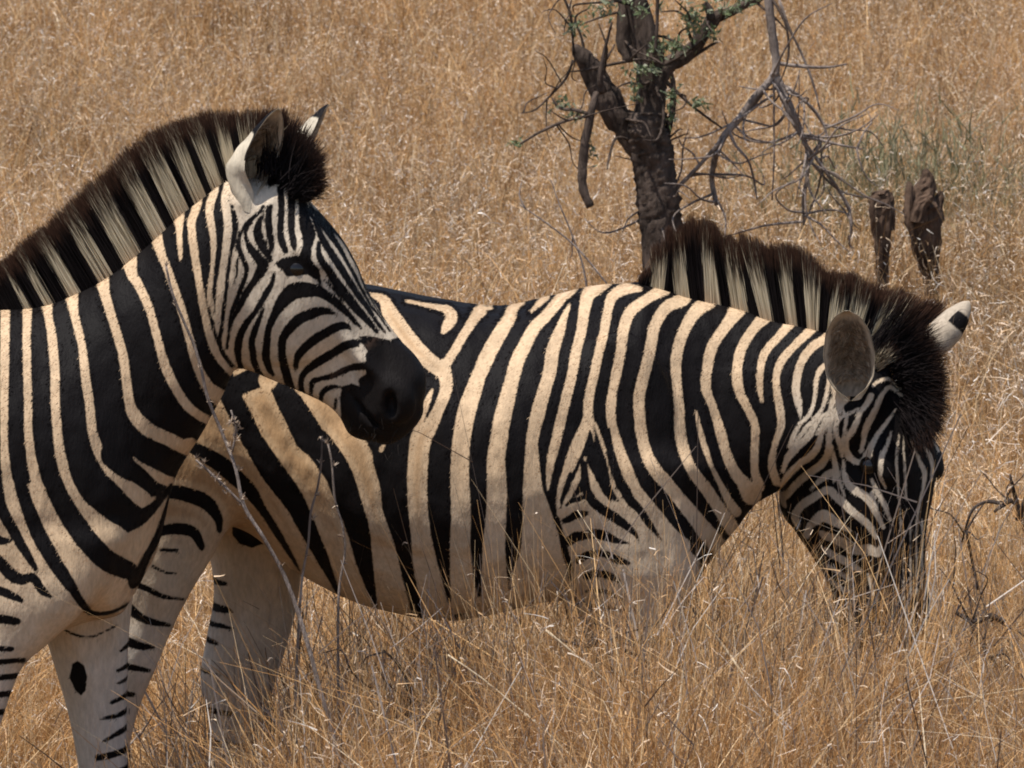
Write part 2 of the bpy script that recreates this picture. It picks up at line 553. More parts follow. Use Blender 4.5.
COAT_GRAZE = parse("""
W 225,345 330,382 350,412 372,452 380,477 382,510 395,547 405,580 414,640 340,640 340,1000 -50,1000 -50,310 225,300
w 372,295,4 384,300,10 391,315,16 403,333,18 415,348,18 428,360,16 441,370,16
w 443,366,14 446,380,13 446,390,12 439,408,11 431,425,14 421,440,20 418,460,20 417,490,20 418,515,20 421,540,21 425,565,24 432,595,26 437,620,26
w 432,390,3 427,402,6 422,416,7 418,430,9 416,440,12
w 444,368,9 455,350,9 465,333,9 475,318,10 481,311,12
w 475,309,3 491,308,4
w 407,301,3 425,305,4 440,308,6 449,311,10 452,318,11 447,326,10 443,332,4
w 524,303,3 518,305,7 512,311,11 510,318,12 500,333,14 488,355,15 478,378,15 472,395,17 467,410,18 463,430,18 460,460,18 460,490,19 461,515,20 460,540,20 461,565,22 464,600,27
w 455,608,14 500,602,16 540,594,22 575,588,14
w 547,297,6 540,303,6 532,311,3
w 578,287,4 570,292,9 562,297,11 547,315,11 535,327,12 525,345,13 517,362,14 512,380,14 507,400,16 502,420,17 499,440,17 496,460,18 497,490,20 496,515,20 494,545,22 494,565,24 495,595,27
w 570,304,2 565,315,6 560,330,10 553,350,13 550,370,13 545,388,13 540,405,14 535,425,13 532,442,12 532,465,15 533,490,20 536,508,26 540,535,36 541,560,44 540,582,60
w 610,284,4 597,288,14 588,295,13 584,312,11 581,332,10 576,352,10 572,375,10 567,395,10 562,415,10 557,437,10 552,457,9 549,475,6 548,490,2
w 640,289,5 625,289,11 612,297,10 607,315,9 604,332,9 599,352,9 594,375,9 589,397,9 588,420,10
w 588,418,10 584,430,11 576,449,13 570,465,11 563,483,8 560,500,7 561,514,8
w 588,418,9 595,430,8 600,445,9 607,462,9 614,478,12
w 664,289,14 652,296,10 632,310,11 624,327,11 621,350,10 617,370,10 613,390,9 611,405,10 612,425,9 620,450,10 627,470,12 637,487,14 650,507,18
w 686,291,18 682,300,13 667,307,12 655,325,11 650,350,11 644,375,11 640,392,11 639,405,11 641,430,11 647,455,12 657,472,13 670,487,13 682,502,13 697,520,14 712,537,15 724,552,16
w 714,291,20 708,302,15 695,312,13 682,335,11 676,360,11 677,385,9.5 679,405,10 680,430,11 684,450,11 692,470,11 705,487,12 717,505,12 727,520,14 738,536,14
w 696,411,2 700,430,5 705,447,6 712,467,4 722,487,6 730,502,8 737,512,10
w 742,298,21 737,310,16 725,327,11 712,347,11 707,370,10 706,388,10 712,405,8 720,430,10 727,455,10 735,472,11 745,485,14 752,495,20
w 768,304,18 765,316,14 755,327,10 742,347,10 737,370,10 739,390,10 747,407,8 755,425,8 755,450,8 755,470,8 760,487,10
w 794,308,15 792,320,11 780,335,8 765,352,8 760,372,7 760,388,6 762,402,3
w 815,315,14 813,327,10 800,340,8 782,360,8 776,380,7 780,410,8 781,427,7 775,445,6 772,465,8 777,482,8
w 832,330,10 825,339,9 812,347,9 800,365,8 796,388,8 799,405,7 801,418,2
w 850,335,8 836,345,5
w 586,457,2 583,465,5 578,478,6 572,490,6 567,500,6 563,510,6
w 585,461,3 589,474,7 595,487,9 604,499,10 616,509,12
w 612,475,13 623,492,16 635,509,19 650,530,24
w 648,504,16 662,523,19 680,546,22
w 682,502,13 698,521,15 712,542,17
W 452,622 470,611 500,605 560,588 600,580 600,650 452,650
W 560,500 566,505 590,485 606,480 612,500 640,510 700,560 705,600 690,640 560,640 574,570 560,520
k 571,476,7 566,490,6 562,500,4 561,508,2
k 584,464,7 586,487,9 591,499,10 599,507,10 609,514,10 617,519,10 626,526,8 635,534,5 641,545,1
k 586,495,5 580,499,5 572,501,5 566,506,3
k 564,521,5 570,519,7 576,515,8 584,514,6 588,513,3
k 570,541,10 576,537,10 584,536,9 595,534,10 605,536,10 617,541,6 630,544,2
k 579,561,8 586,556,8 596,554,7 607,555,7 617,560,8 629,564,4
k 587,577,8 597,574,8 608,576,8 618,581,5
k 587,592,4 605,592,5 622,600,4
k 588,607,5 605,607,5 622,612,3
k 594,425,2 597,440,4 601,462,11 604,480,12 607,490,10 611,499,5
k 608,430,5 611,455,8 619,480,10 625,490,11 631,501,10 640,510,8 647,521,8 654,530,5 662,541,2
k 632,450,10 645,480,14 654,492,14 664,505,13 672,516,12 682,528,11 695,539,9 705,550,8 710,562,6
k 250,436,20 271,470,24 293,500,22 309,532,17 323,561,12 338,594,4
k 228,392,20 240,415,22 252,440,21
k 190,446,12 217,462,17 235,477,17 250,492,14 262,510,9 275,530,8 287,550,6 299,571,2
k 150,490,14 172,492,14 187,495,15 205,502,15 217,517,10 219,531,5
k 145,536,10 162,531,10 175,529,12 192,532,11 200,545,8 201,549,4
k 160,550,3 177,551,4
k 152,567,3 165,573,3 176,574,1
k 135,585,7 145,589,6 162,597,5 182,600,3
k 120,600,10 130,611,10 145,621,8 168,626,4
k 110,636,10 125,642,10 140,647,8 152,648,4
k 105,664,8 128,668,7 148,672,4
k 90,690,8 110,694,8 132,696,5
k 75,720,8 100,724,8 122,722,6
k 70,750,8 110,750,8
k 60,780,8 110,780,8
k 70,810,8 130,812,8
k 70,840,8 130,842,8
k 70,870,8 130,872,8
k 70,900,8 130,902,8
K 40,915 160,915 160,990 40,990
k 278,385,16 288,400,24 300,420,28 310,438,30 318,445,29 336,470,28 347,498,26 358,531,23 364,562,17 372,595,8 376,608,3
k 395,415,34 389,440,34 390,460,34 393,482,28 396,510,24 403,545,17 407,578,10 412,608,4
w 384,445,3 381,450,5
k 100,300,12 200,284,14 300,278,14 372,284,12
k 225,380,20 180,420,22 120,440,18 70,450,12
k 340,330,22 290,360,26 240,385,20
k 330,300,14 240,330,20 150,370,18 90,390,10
w 352,294,6 338,320,14 322,352,17 312,390,16
w 318,290,7 296,330,17 268,380,19
w 270,290,7 246,330,17 214,384,18
w 220,296,7 190,340,16 160,390,16
k 180,300,10 120,340,12 80,360,8
K 790,445 802,420 812,395 826,380 850,350 890,330 960,360 960,480 936,520 940,700 820,700 845,650 835,600 812,545 798,525 784,500 782,480
W 830,384 850,384 850,400 838,411
w 829,362,3.2 820,370,5.6 816,382,4.8 815,397,4 810,414,4 800,424,4.4 794,435,4.8 790,446,4.8
w 832,372,4 829,380,4 826,397,4 822,409,3.6 816,417,4 807,427,4 800,437,4 794,447,2.4
w 833,400,5.6 829,412,4 822,416,3.6 815,426,4.8 809,436,6.4 800,445,7.2 791,454,8 786,463,5.6 783,472,4
w 842,409,3.2 830,412,4 824,422,3.2 817,434,2.4
w 843,412,3.2 832,415,4 825,422,4.4 821,436,5.6 817,449,6.8 809,458,7.2 801,463,6.8 789,475,6.8 782,485,4.8
w 859,409,3.2 840,417,4 831,420,4.8 830,432,5.6 829,445,5.6 827,456,6.4 821,465,8 814,470,7.6 801,480,7.6 791,491,7.2 784,500,6.4 786,509,4
w 842,416,4 836,425,4.8 837,435,4.8 840,445,4 842,456,3.2
w 847,417,3.2 845,429,3.6 844,440,3.2 842,452,3.2
w 861,410,4.8 857,422,5.6 852,432,6.4 847,440,4.8 847,450,5.6 850,457,7.2 857,462,5.6 865,462,5.6 870,455,5.6
w 871,396,6.4 866,405,5.6 861,411,4.8
w 910,402,1.6 900,394,3.2 890,387,4 882,395,4.8 877,407,5.6 872,417,6.4 866,429,6.4 864,440,4.8 861,452,3.2
w 873,386,3.2 879,381,3.2 889,379,3.2 897,385,3.2 906,393,1.6
w 896,409,1.6 886,424,4 877,436,4.8 870,450,6.4 865,461,8
w 892,431,2.4 887,446,4 882,457,5.6 881,469,4.4 881,477,4 886,488,2.4
w 900,432,1.2 898,445,2.4 897,462,2.4 899,490,2.4 902,532,2
w 904,435,1.2 904,447,1.6 905,465,2.4 907,500,2
w 911,439,1.6 916,451,2.4 921,463,4 925,473,4.8 924,487,3.2 920,505,2.4 917,525,2
w 923,444,2.4 930,455,4 933,467,3.2 932,480,2.4
w 934,440,2.4 939,451,2.4
w 934,420,1.6 940,429,2.4
w 832,446,2.55 835,462,5.1 838,475,5.1 842,487,3.4 845,496,1.7
w 844,460,2.55 845,475,5.95 849,485,7.22 857,491,8.5 865,496,8.5 871,504,6.38 877,515,5.1 884,528,3.4
K 846,463 858,467 870,463 877,469 875,482 864,485 853,479 846,472
w 872,494,5.1 877,512,5.1 884,526,3.4
w 872,480,3.4 880,496,5.1 886,506,5.1 891,521,2.55
w 810,490,1.7 820,481,5.1 828,475,7.65 834,472,5.95 835,480,5.1
w 798,527,5.95 796,516,7.65 801,507,7.65 810,500,8.5 820,494,7.65 829,490,7.65 836,496,8.07 846,505,8.07 857,515,7.65 869,525,7.22 877,538,4.25
w 807,536,6.8 810,527,6.8 816,521,9.35 824,516,11.9 832,520,10.2 840,525,7.22 850,531,4.25
w 822,533,5.1 826,536,7.65 835,539,8.5 845,544,9.35 856,550,9.35 870,550,10.2 879,554,6.8 881,546,3.4
w 826,550,5.1 837,557,7.22 850,564,7.22 861,571,5.1
w 828,566,3.4 841,574,4.25 852,580,4.25
w 830,580,4.25 840,588,5.1 850,592,4.25
w 870,575,4.25 874,595,3.4
w 905,530,1.5 905,600,1.5
w 911,525,1.5 912,600,1.5
w 917,520,1.5 918,595,1.5
w 923,520,1.5 923,590,1.5
""")
COAT_GRAZE_FARHIND = parse("""
K 230,530 236,524 250,520 262,528 262,550 250,556 236,552 229,542
k 208,598,7 220,597,5 222,596,2
k 200,626,8 218,624,8 228,625,3
k 196,644,5 214,641,5 228,643,3
k 196,660,5 206,659,6 212,660,3
k 190,690,4 215,692,3
k 190,730,7 225,732,6
k 190,765,7 260,767,7
k 190,800,7 260,802,7
k 190,835,7 260,837,7
k 190,870,7 260,872,7
K 150,915 300,915 300,990 150,990
""")  # first polygon: dark udder skin with the shadow between the legs painted in
COAT_GRAZE_FARFORE = parse("""
k 620,640,8 760,645,8
k 620,670,8 760,672,8
k 620,700,8 760,702,8
k 620,735,8 760,735,8
k 620,770,8 760,772,8
k 620,810,8 760,810,8
k 620,850,8 760,852,8
k 620,885,8 760,886,8
K 600,915 800,915 800,990 600,990
""")

# ------------------------------------------------------------------ the head, one shape for both animals
HEAD_PX = [((298, 190), (222, 254), .082, .05), ((320, 215), (220, 298), .098, .10), ((340, 240), (222, 338), .104, .16),
           ((352, 262), (236, 366), .094, .20), ((365, 290), (262, 378), .078, .18), ((380, 315), (292, 390), .063, .10),
           ((397, 338), (325, 406), .055, .05), ((410, 351), (341, 420), .058, .0), ((420, 367), (350, 437), .062, -.04),
           ((422, 384), (363, 443), .056, -.05), ((418, 402), (380, 446), .042, -.05)]

class Frame:
    def __init__(s, O, F, U):
        s.O = np.array(O, float); s.F = nrm(F); s.U = nrm(np.array(U) - np.dot(U, s.F) * s.F); s.L = np.cross(s.F, s.U)
        if s.L[1] > 0: s.L = -s.L                     # L points to the near side
    def p(s, t, u, l): return s.O + s.F * t + s.U * u + s.L * l

def head_local():
    s1 = 0.0019 * (D - 0.75) / D
    O = np.array([260., 222.]); F = np.array([.64, .768]); N = np.array([.768, -.64])
    rho = math.radians(12)
    out = []
    for up, lo, b, tp in HEAD_PX:
        up, lo = np.array(up, float), np.array(lo, float)
        m = (up + lo) / 2 - O
        h = np.linalg.norm(up - lo) / 2 * s1
        a = math.sqrt(max(h * h - (b * math.sin(rho)) ** 2, 1e-5)) / math.cos(rho)
        out.append((m @ F * s1, m @ N * s1, a, b, tp))
    return out
HEAD = head_local()

def build_head(fd, fr, k=0.03, deep=1.0, wide=1.0):
    secs = [(fr.p(t, c - a * (deep - 1), 0), fr.U, fr.L, a * deep, b * wide, tp, 2.25) for t, c, a, b, tp in HEAD]
    fd.mesh(*loft(secs, 40, 5, (0.7, 0.55)), k=k)
    ax = (fr.F, fr.U, fr.L)
    for s in (1, -1):
        axs = (fr.F, fr.U, fr.L)
        fd.ell(fr.p(.16, -.055, s * .062), axs, (.085, .085, .040), .02)       # cheek muscle
        fd.ell(fr.p(.098, .052, s * .078), (fr.F + .25 * fr.U, fr.U - .25 * fr.F, fr.L), (.045, .018, .022), .015)  # brow
        fd.ell(fr.p(.24, -.002, s * .058), axs, (.11, .012, .014), .02)        # cheek ridge
        fd.ell(fr.p(.395, -.008, s * .048), axs, (.045, .034, .020), .015)      # nostril flare
        fd.ell(fr.p(.398, -.014, s * .068), (fr.F - .75 * fr.U, fr.U + .75 * fr.F, fr.L), (.026, .0115, .022), .008, sub=True)
        fd.ell(fr.p(.385, -.062, s * .058), (fr.F - .05 * fr.U, fr.U, fr.L), (.062, .0045, .020), .004, sub=True)   # mouth line
    fd.ell(fr.p(.36, -.075, 0), ax, (.055, .022, .036), .02)                   # chin

def in_plane(rows, y0):
    """rows: top px, bottom px, half width, y shift, taper, power -> loft sections"""
    out = []
    for r in rows:
        t, b, hw = r[0], r[1], r[2]
        dy = r[3] if len(r) > 3 else 0; tp = r[4] if len(r) > 4 else 0; pw = r[5] if len(r) > 5 else 2.1
        T, B = P(*t, y0 + dy), P(*b, y0 + dy)
        out.append(((T + B) / 2, (T - B) / np.linalg.norm(T - B), (0, -1, 0), np.linalg.norm(T - B) / 2, hw, tp, pw))
    return out

def ear_mesh(base, tip, opening, W, depth, th=0.005, nt=22, ns=22, fat=0.5, wide_open=False):
    base, tip = np.array(base), np.array(tip)
    ax = nrm(tip - base); Lh = np.linalg.norm(tip - base)
    O = np.array(opening, float); O = nrm(O - (O @ ax) * ax); Sd = np.cross(ax, O)
    V, Cc = [], []
    t = np.linspace(0, 1, nt)
    wid = W * np.interp(t, [0, .15, .35, .55, .75, .9, .97, 1], [.36, .62, .93, 1, .82, .5, .27, .06])
    ph = np.interp(t, [0, .2, .4, .65, 1], [3.12, 2.95, 1.95, 1.45, 1.1])
    if wide_open:
        ph = np.interp(t, [0, .05, .16, .5, 1], [3.1, 2.7, 1.9, 1.45, 1.1])
        wid = W * np.interp(t, [0, .08, .25, .5, .75, .9, .97, 1], [.40, .62, .92, 1, .86, .58, .34, .08])
    for layer in (0, 1):
        for i in range(nt):
            for j in range(ns):
                s = -1 + 2 * j / (ns - 1)
                a = ph[i] * s
                rad = wid[i] / max(math.sin(min(ph[i], math.pi / 2)), .6)
                edge = (1 - abs(s) ** 6)
                r = rad - (layer * (th * edge + .0006))
                c = base + ax * Lh * t[i] - O * depth * math.sin(math.pi * min(t[i], .5)) * fat
                V.append(c + Sd * r * math.sin(a) - O * (r * math.cos(a)) * depth / W + O * (rad * math.cos(ph[i])) * depth / W)
                Cc.append((layer, t[i], s))
    Q = []
    for layer in (0, 1):
        o = layer * nt * ns
        for i in range(nt - 1):
            for j in range(ns - 1):
                q = (o + i * ns + j, o + i * ns + j + 1, o + (i + 1) * ns + j + 1, o + (i + 1) * ns + j)
                Q.append(q if layer else q[::-1])
    o = nt * ns
    for i in range(nt - 1):
        for j in (0, ns - 1):
            q = (i * ns + j, (i + 1) * ns + j, o + (i + 1) * ns + j, o + i * ns + j)
            Q.append(q if j == 0 else q[::-1])
    for j in range(ns - 1):
        Q.append((( nt - 1) * ns + j, (nt - 1) * ns + j + 1, o + (nt - 1) * ns + j + 1, o + (nt - 1) * ns + j))
    return np.array(V), np.array(Q, np.int64), np.array(Cc)

CREAM = np.array([.625, .45, .285]); WHITE = np.array([.63, .535, .42]); TAN = np.array([.60, .40, .22]); BLACK = np.array([.0060, .0047, .0048])

def strands(roots, dirs, lens, cols_fn, width=0.0016, nseg=4, curl=0.15, seed=3):
    """tapered hair ribbons; cols_fn(k, t) -> colour per strand and level"""
    r = np.random.default_rng(seed)
    n = len(roots)
    side = np.cross(dirs, r.normal(size=(n, 3))); side /= np.linalg.norm(side, axis=1)[:, None]
    bend = r.normal(size=(n, 3)) * curl
    V, Cs = [], []
    for i in range(nseg + 1):
        t = i / nseg
        c = roots + (dirs * t + bend * t * t * 0.5) * lens[:, None]
        wd = width * (1 - 0.85 * t ** 1.5)
        V += [c - side * wd / 2, c + side * wd / 2]
        cc = cols_fn(t)
        Cs += [cc, cc]
    V = np.stack(V, 1).reshape(-1, 3); Cs = np.stack(Cs, 1).reshape(-1, 3)
    m = 2 * (nseg + 1)
    b = (np.arange(n) * m)[:, None]
    Q = np.concatenate([b + np.array([[2 * i, 2 * i + 1, 2 * i + 3, 2 * i + 2]]) for i in range(nseg)], 1).reshape(-1, 4)
    return V, Q, Cs

def surface_y(pts, u0, v0, uvfun):
    uv = uvfun(pts)
    m = np.hypot(uv[:, 0] - u0, uv[:, 1] - v0) < 4
    return pts[m][:, 1].min() if m.any() else None

def mane(root_obj, y0, crest, lean, stripes, n, seed, tuft=None, thick=0.034, sink=0.02, ragged=False, pale_len=.78, skirt=1.5, ushift=0.0):
    """crest: px polyline of the hair line; lean: (u, du, dv) offset of the hair tips; stripes: (u, width) of pale hair"""
    r = np.random.default_rng(seed)
    cr = catmull(crest, 8)
    seg = np.r_[0, np.cumsum(np.hypot(*np.diff(cr[:, :2], axis=0).T))]
    s = r.uniform(0, seg[-1], n)
    u = np.interp(s, seg, cr[:, 0]); v = np.interp(s, seg, cr[:, 1]); ysh = np.interp(s, seg, cr[:, 2]) if cr.shape[1] > 2 else 0
    lat = np.clip(r.normal(0, 0.55, n), -1, 1)
    ln = np.array(lean, float)
    su = np.interp(ln[:, 0], cr[:, 0] if cr[0, 0] < cr[-1, 0] else cr[::-1, 0], seg) if False else ln[:, 0]
    du = np.interp(s / seg[-1], su, ln[:, 1]); dv = np.interp(s / seg[-1], su, ln[:, 2])
    du = du + r.normal(0, 1.3, n)
    lf = r.uniform(.84, 1.04, n) * (1 - .10 * lat ** 2)
    clump = np.interp(s, np.arange(0, seg[-1] + 6, 3.0), r.uniform(.975, 1.03, int((seg[-1] + 6) // 3 + 1))[:len(np.arange(0, seg[-1] + 6, 3.0))])
    lf *= clump
    if ragged:
        ks = np.arange(0, seg[-1] + 20, 9.0)
        lf *= np.interp(s, ks, r.uniform(.80, 1.06, len(ks)))
        du = du + np.interp(s, ks, r.normal(0, 4.0, len(ks)))
    v = v + np.where(lat < 0, lat * lat * skirt, 0)
    A = np.array([P(a, b, y0 + c) for a, b, c in zip(u, v, ysh + lat * np.where(lat < 0, .026, thick))])
    Bq = np.array([P(a + d, b + e, y0 + c) for a, b, d, e, c in zip(u, v, du, dv, ysh + lat * thick * .9)])
    dirs = Bq - A; full = np.linalg.norm(dirs, axis=1); dirs /= full[:, None]
    A = A - dirs * sink
    L = full * lf + sink
    pale = np.zeros(n, bool)
    for c, wd in stripes:
        pale |= np.abs(u + r.normal(0, .6, n) - c - ushift) < wd / 2
    cut = np.clip(r.normal(pale_len, .09, n), .3, .95)
    shade = r.uniform(.78, 1.1, n)[:, None]
    pc = np.array([.64, .545, .385]); pr = np.array([.60, .43, .28]); dkc = np.array([.013, .010, .010]); tipc = np.array([.085, .042, .026])
    tipd = r.uniform(.80, .92, n)
    def cols(t):
        base = np.where(pale[:, None], (pr * max(0, 1 - t * 3.2) + pc * min(1, t * 3.2)) * shade, dkc)
        over = (t > cut)[:, None]
        base = np.where(over & pale[:, None], np.array([.04, .024, .018]), base)
        f = np.clip((t - tipd) / .12, 0, 1)[:, None]
        return base * (1 - f) + tipc * shade * f
    V, Q, C = strands(A, dirs, L, cols, 0.0023, 6, 0.035, seed)
    if tuft is not None:
        V2, Q2, C2 = tuft
        Q = np.vstack([Q, Q2 + len(V)]); V = np.vstack([V, V2]); C = np.vstack([C, C2])
    return new_mesh("mane", V, Q, None, HAIR, root_obj, True, {"tint": ('FLOAT_COLOR', C)})

def tuft_hair(starts, ends, n, seed, thick, pale_frac=0.0, jitter=.02, spread=.03, wid=0.0022):
    r = np.random.default_rng(seed)
    k = r.uniform(0, len(starts) - 1.001, n); i = k.astype(int); f = (k - i)[:, None]
    A = np.array(starts)[i] * (1 - f) + np.array(starts)[i + 1] * f
    B = np.array(ends)[i] * (1 - f) + np.array(ends)[i + 1] * f
    A = A + r.normal(0, 1, (n, 3)) * np.array([jitter, thick, jitter])
    B = B + r.normal(0, 1, (n, 3)) * np.array([spread, thick * 1.3, spread])
    d = B - A; L = np.linalg.norm(d, axis=1); d /= L[:, None]
    L = L * r.uniform(.72, 1.0, n)
    pale = r.uniform(size=n) < pale_frac
    shade = r.uniform(.8, 1.1, n)[:, None]
    tipd = r.uniform(.78, .92, n)
    def cols(t):
        base = np.where(pale[:, None] & (t < .7), np.array([.55, .46, .33]) * shade, np.array([.013, .010, .010]))
        f = np.clip((t - tipd) / .12, 0, 1)[:, None]
        return base * (1 - f) + np.array([.06, .032, .022]) * shade * f
    return strands(A, d, L, cols, wid, 6, 0.10, seed)

def whiskers(root, fr, seed):
    r = np.random.default_rng(seed)
    n = 45
    for side in (1, -1):
        sgn = np.full(n, side)
        t = r.uniform(.37, .46, n); u = r.uniform(-.095, -.03, n)
        A = np.array([fr.p(a, b, c * .045) for a, b, c in zip(t, u, sgn)])
        d = np.outer(sgn, fr.L) * .7 - fr.U * .6 + fr.F * .35 + r.normal(0, .35, (n, 3)); d /= np.linalg.norm(d, axis=1)[:, None]
        V, Q, C = strands(A, d, r.uniform(.02, .04, n), lambda k: np.tile(np.array([.022, .018, .016]), (n, 1)), .0010, 4, .5, seed)
        new_mesh("whiskers", V, Q, None, HAIR, root, True, {"tint": ('FLOAT_COLOR', C)})

def eye_part(root, c, r, nameparent=None):
    n, m = 20, 12
    V = [];
    for i in range(m + 1):
        for j in range(n):
            a, b = math.pi * i / m, 2 * math.pi * j / n
            V.append(np.array(c) + r * np.array([math.sin(a) * math.cos(b), math.sin(a) * math.sin(b), math.cos(a)]))
    Q = [(i * n + j, (i + 1) * n + j, (i + 1) * n + (j + 1) % n, i * n + (j + 1) % n) for i in range(m) for j in range(n)]
    return new_mesh("eye", V, Q, None, EYE, root)

def ear_hair(root, ears, nt=22, ns=22):
    r = np.random.default_rng(17)
    for V, Q, C, colf in ears:
        G = V[nt * ns:].reshape(nt, ns, 3)
        n = 700
        i = r.integers(3, 17, n); s = np.clip(r.normal(0, .45, n), -.8, .8)
        j = np.clip(((s + 1) / 2 * (ns - 1)).astype(int), 0, ns - 1)
        A = G[i, j] + r.normal(0, .0015, (n, 3))
        ax = nrm(G[-1, ns // 2] - G[0, ns // 2])
        mid = (G[i, 0] + G[i, -1]) / 2
        T = mid - A; T /= np.linalg.norm(T, axis=1)[:, None] + 1e-9
        d = ax * .75 + T * .55 + r.normal(0, .22, (n, 3)); d /= np.linalg.norm(d, axis=1)[:, None]
        pal = np.array([[.34, .26, .18], [.22, .16, .11], [.48, .40, .30], [.18, .13, .09]])
        c = pal[r.choice(4, n, p=[.35, .3, .15, .2])] * r.uniform(.8, 1.15, n)[:, None]
        V2, Q2, C2 = strands(A, d, r.uniform(.012, .028, n), lambda t: c, .0013, 3, .5, 19)
        new_mesh("ear_hair", V2, Q2, None, HAIR, root, True, {"tint": ('FLOAT_COLOR', C2)})

def coat_hair(root, pts, quads, st, li, y0, n=110000):
    """short hair lying over the skin; each hair has the colour of the coat where it is rooted"""
    r = np.random.default_rng(int(abs(y0) * 100) + 3)
    a, b, c, d = (pts[quads[:, i]] for i in range(4))
    nr = np.cross(c - a, d - b); ar = np.linalg.norm(nr, axis=1); nr /= ar[:, None] + 1e-12
    cen = (a + b + c + d) / 4
    sq = np.abs(st[quads]).min(1)
    wt = ar * (sq < 3.0) * np.where(nr[:, 1] < .35, 1.0, .25) * np.where(cen[:, 2] < .35, .2, 1.0)
    i = r.choice(len(quads), n, p=wt / wt.sum())
    s, t = r.uniform(size=(2, n, 1))
    q = quads[i]
    def lerp(x):
        x = x.reshape(len(x), -1)
        return (x[q[:, 0]] * (1 - s) + x[q[:, 1]] * s) * (1 - t) + (x[q[:, 3]] * (1 - s) + x[q[:, 2]] * s) * t
    p = lerp(pts); ss = lerp(st)[:, 0]; ll = lerp(li); N = nr[i]
    flow = np.array([-.55, 0, -.8]) + r.normal(0, .16, (n, 3))
    T = flow - N * np.sum(flow * N, 1)[:, None]; T /= np.linalg.norm(T, axis=1)[:, None] + 1e-9
    D_ = T + N * r.uniform(.03, .12, n)[:, None]; D_ /= np.linalg.norm(D_, axis=1)[:, None]
    L = r.uniform(.005, .010, n)
    side = np.cross(D_, N); side /= np.linalg.norm(side, axis=1)[:, None] + 1e-9
    wd = .0013
    V = np.stack([p - N * .0008 - side * wd / 2, p - N * .0008 + side * wd / 2, p + D_ * L[:, None]], 1).reshape(-1, 3)
    blk = ss + r.normal(0, .5, n) < 0
    col_ = np.where(blk[:, None], BLACK * r.uniform(.6, 1.35, n)[:, None] * np.array([1.1, .98, .92]), ll * r.uniform(.86, 1.10, n)[:, None])
    tr = np.arange(3 * n).reshape(-1, 3)
    new_mesh("coat_hair", V, None, tr, FUR, root, False, {"tint": ('FLOAT_COLOR', np.repeat(col_, 3, 0))})

def finish_body(name, root, fd, y0, b_near, rules, lightfn, ears, muzzle, hip=None):
    pts, quads = fd.surface(3)
    ys = y0 - b_near
    o = P(512, 384, ys); sx = P(612, 384, ys)[0] / 100.0; sz = (P(512, 284, ys)[2] - P(512, 484, ys)[2]) / 200.0
    def uvf(p):
        yy = y0 - np.abs(p[:, 1] - y0)                      # both flanks carry the same pattern
        k = (D + ys) / (D + yy)
        zz = p[:, 2] + (yy - ys) * math.tan(PITCH)
        return np.stack([512 + p[:, 0] / sx * k, 384 - (zz - o[2]) / sz * k], 1)
    uv = uvf(pts)
    st = np.zeros(len(pts)); done = np.zeros(len(pts), bool)
    for cond, ops, bs in rules:
        m = cond(pts, uv) & ~done
        st[m] = paint(uv[m], ops, bs); done |= m
    li = lightfn(pts, uv)
    if hip is not None:
        g_ = (np.clip((st - 4.5) / 4, 0, 1) * np.clip((hip - uv[:, 0]) / 60, 0, 1) * np.clip((560 - uv[:, 1]) / 60, 0, 1) * .55)[:, None]
        li = li * (1 - g_) + np.array([.40, .225, .10]) * g_
    dk = np.tile(BLACK, (len(pts), 1))
    mz = muzzle(pts, uv)[:, None]
    rn = np.random.default_rng(4).normal(0, .12, (len(pts), 1))
    f_ = np.clip(1 - np.abs(mz) / 9 + rn, 0, 1) * (mz > -9)
    dk = np.where(mz > 0, np.array([.0095, .0075, .0070]) * (1 - f_) + np.array([.050, .030, .021]) * f_, dk)
    nb, nq = len(pts), len(quads)
    for V, Q, C, colf in ears:
        s2, l2, d2 = colf(C)
        quads = np.vstack([quads, Q + len(pts)]); pts = np.vstack([pts, V])
        st = np.r_[st, s2]; li = np.vstack([li, l2]); dk = np.vstack([dk, d2])
    new_mesh(name, pts, quads, None, COAT, root, True, {"stripe": ('FLOAT', st), "light": ('FLOAT_COLOR', li), "dark": ('FLOAT_COLOR', dk)})
    ear_hair(root, ears)
    coat_hair(root, pts[:nb], quads[:nq], st[:nb], li[:nb], y0)
    return pts, uvf

def ear_cols(back_tip, back=(.60, .52, .40), tipmark=True, inner=(.30, .235, .17), half=.14, sside=2.0):
    def f(C):
        lay, t, s = C[:, 0], C[:, 1], C[:, 2]
        n = len(C)
        li = np.tile(np.array(back), (n, 1)); dk = np.tile(BLACK, (n, 1)); st = np.full(n, 9.0)
        inn = lay == 1
        rim = np.clip(np.maximum((np.abs(s) - .66) / .2, (t - .86) / .08), 0, 1)[:, None]
        rr = np.random.default_rng(5).uniform(.55, 1.25, n)[:, None]
        core = np.clip(1.15 - np.abs(s) * .7, 0.35, 1)[:, None]
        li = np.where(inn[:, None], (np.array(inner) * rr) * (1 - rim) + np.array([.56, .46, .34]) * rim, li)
        # black band towards the tip on the back, pale tip
        d = np.where(inn | (s > sside), 9.0, (np.abs(t - back_tip) - half) * 60)
        st = np.clip(d, -9, 9)
        edge = (np.abs(s) > .95) & (t > .45) & ~inn
        st = np.where(edge, -4, st)
        return st, li, dk
    return f

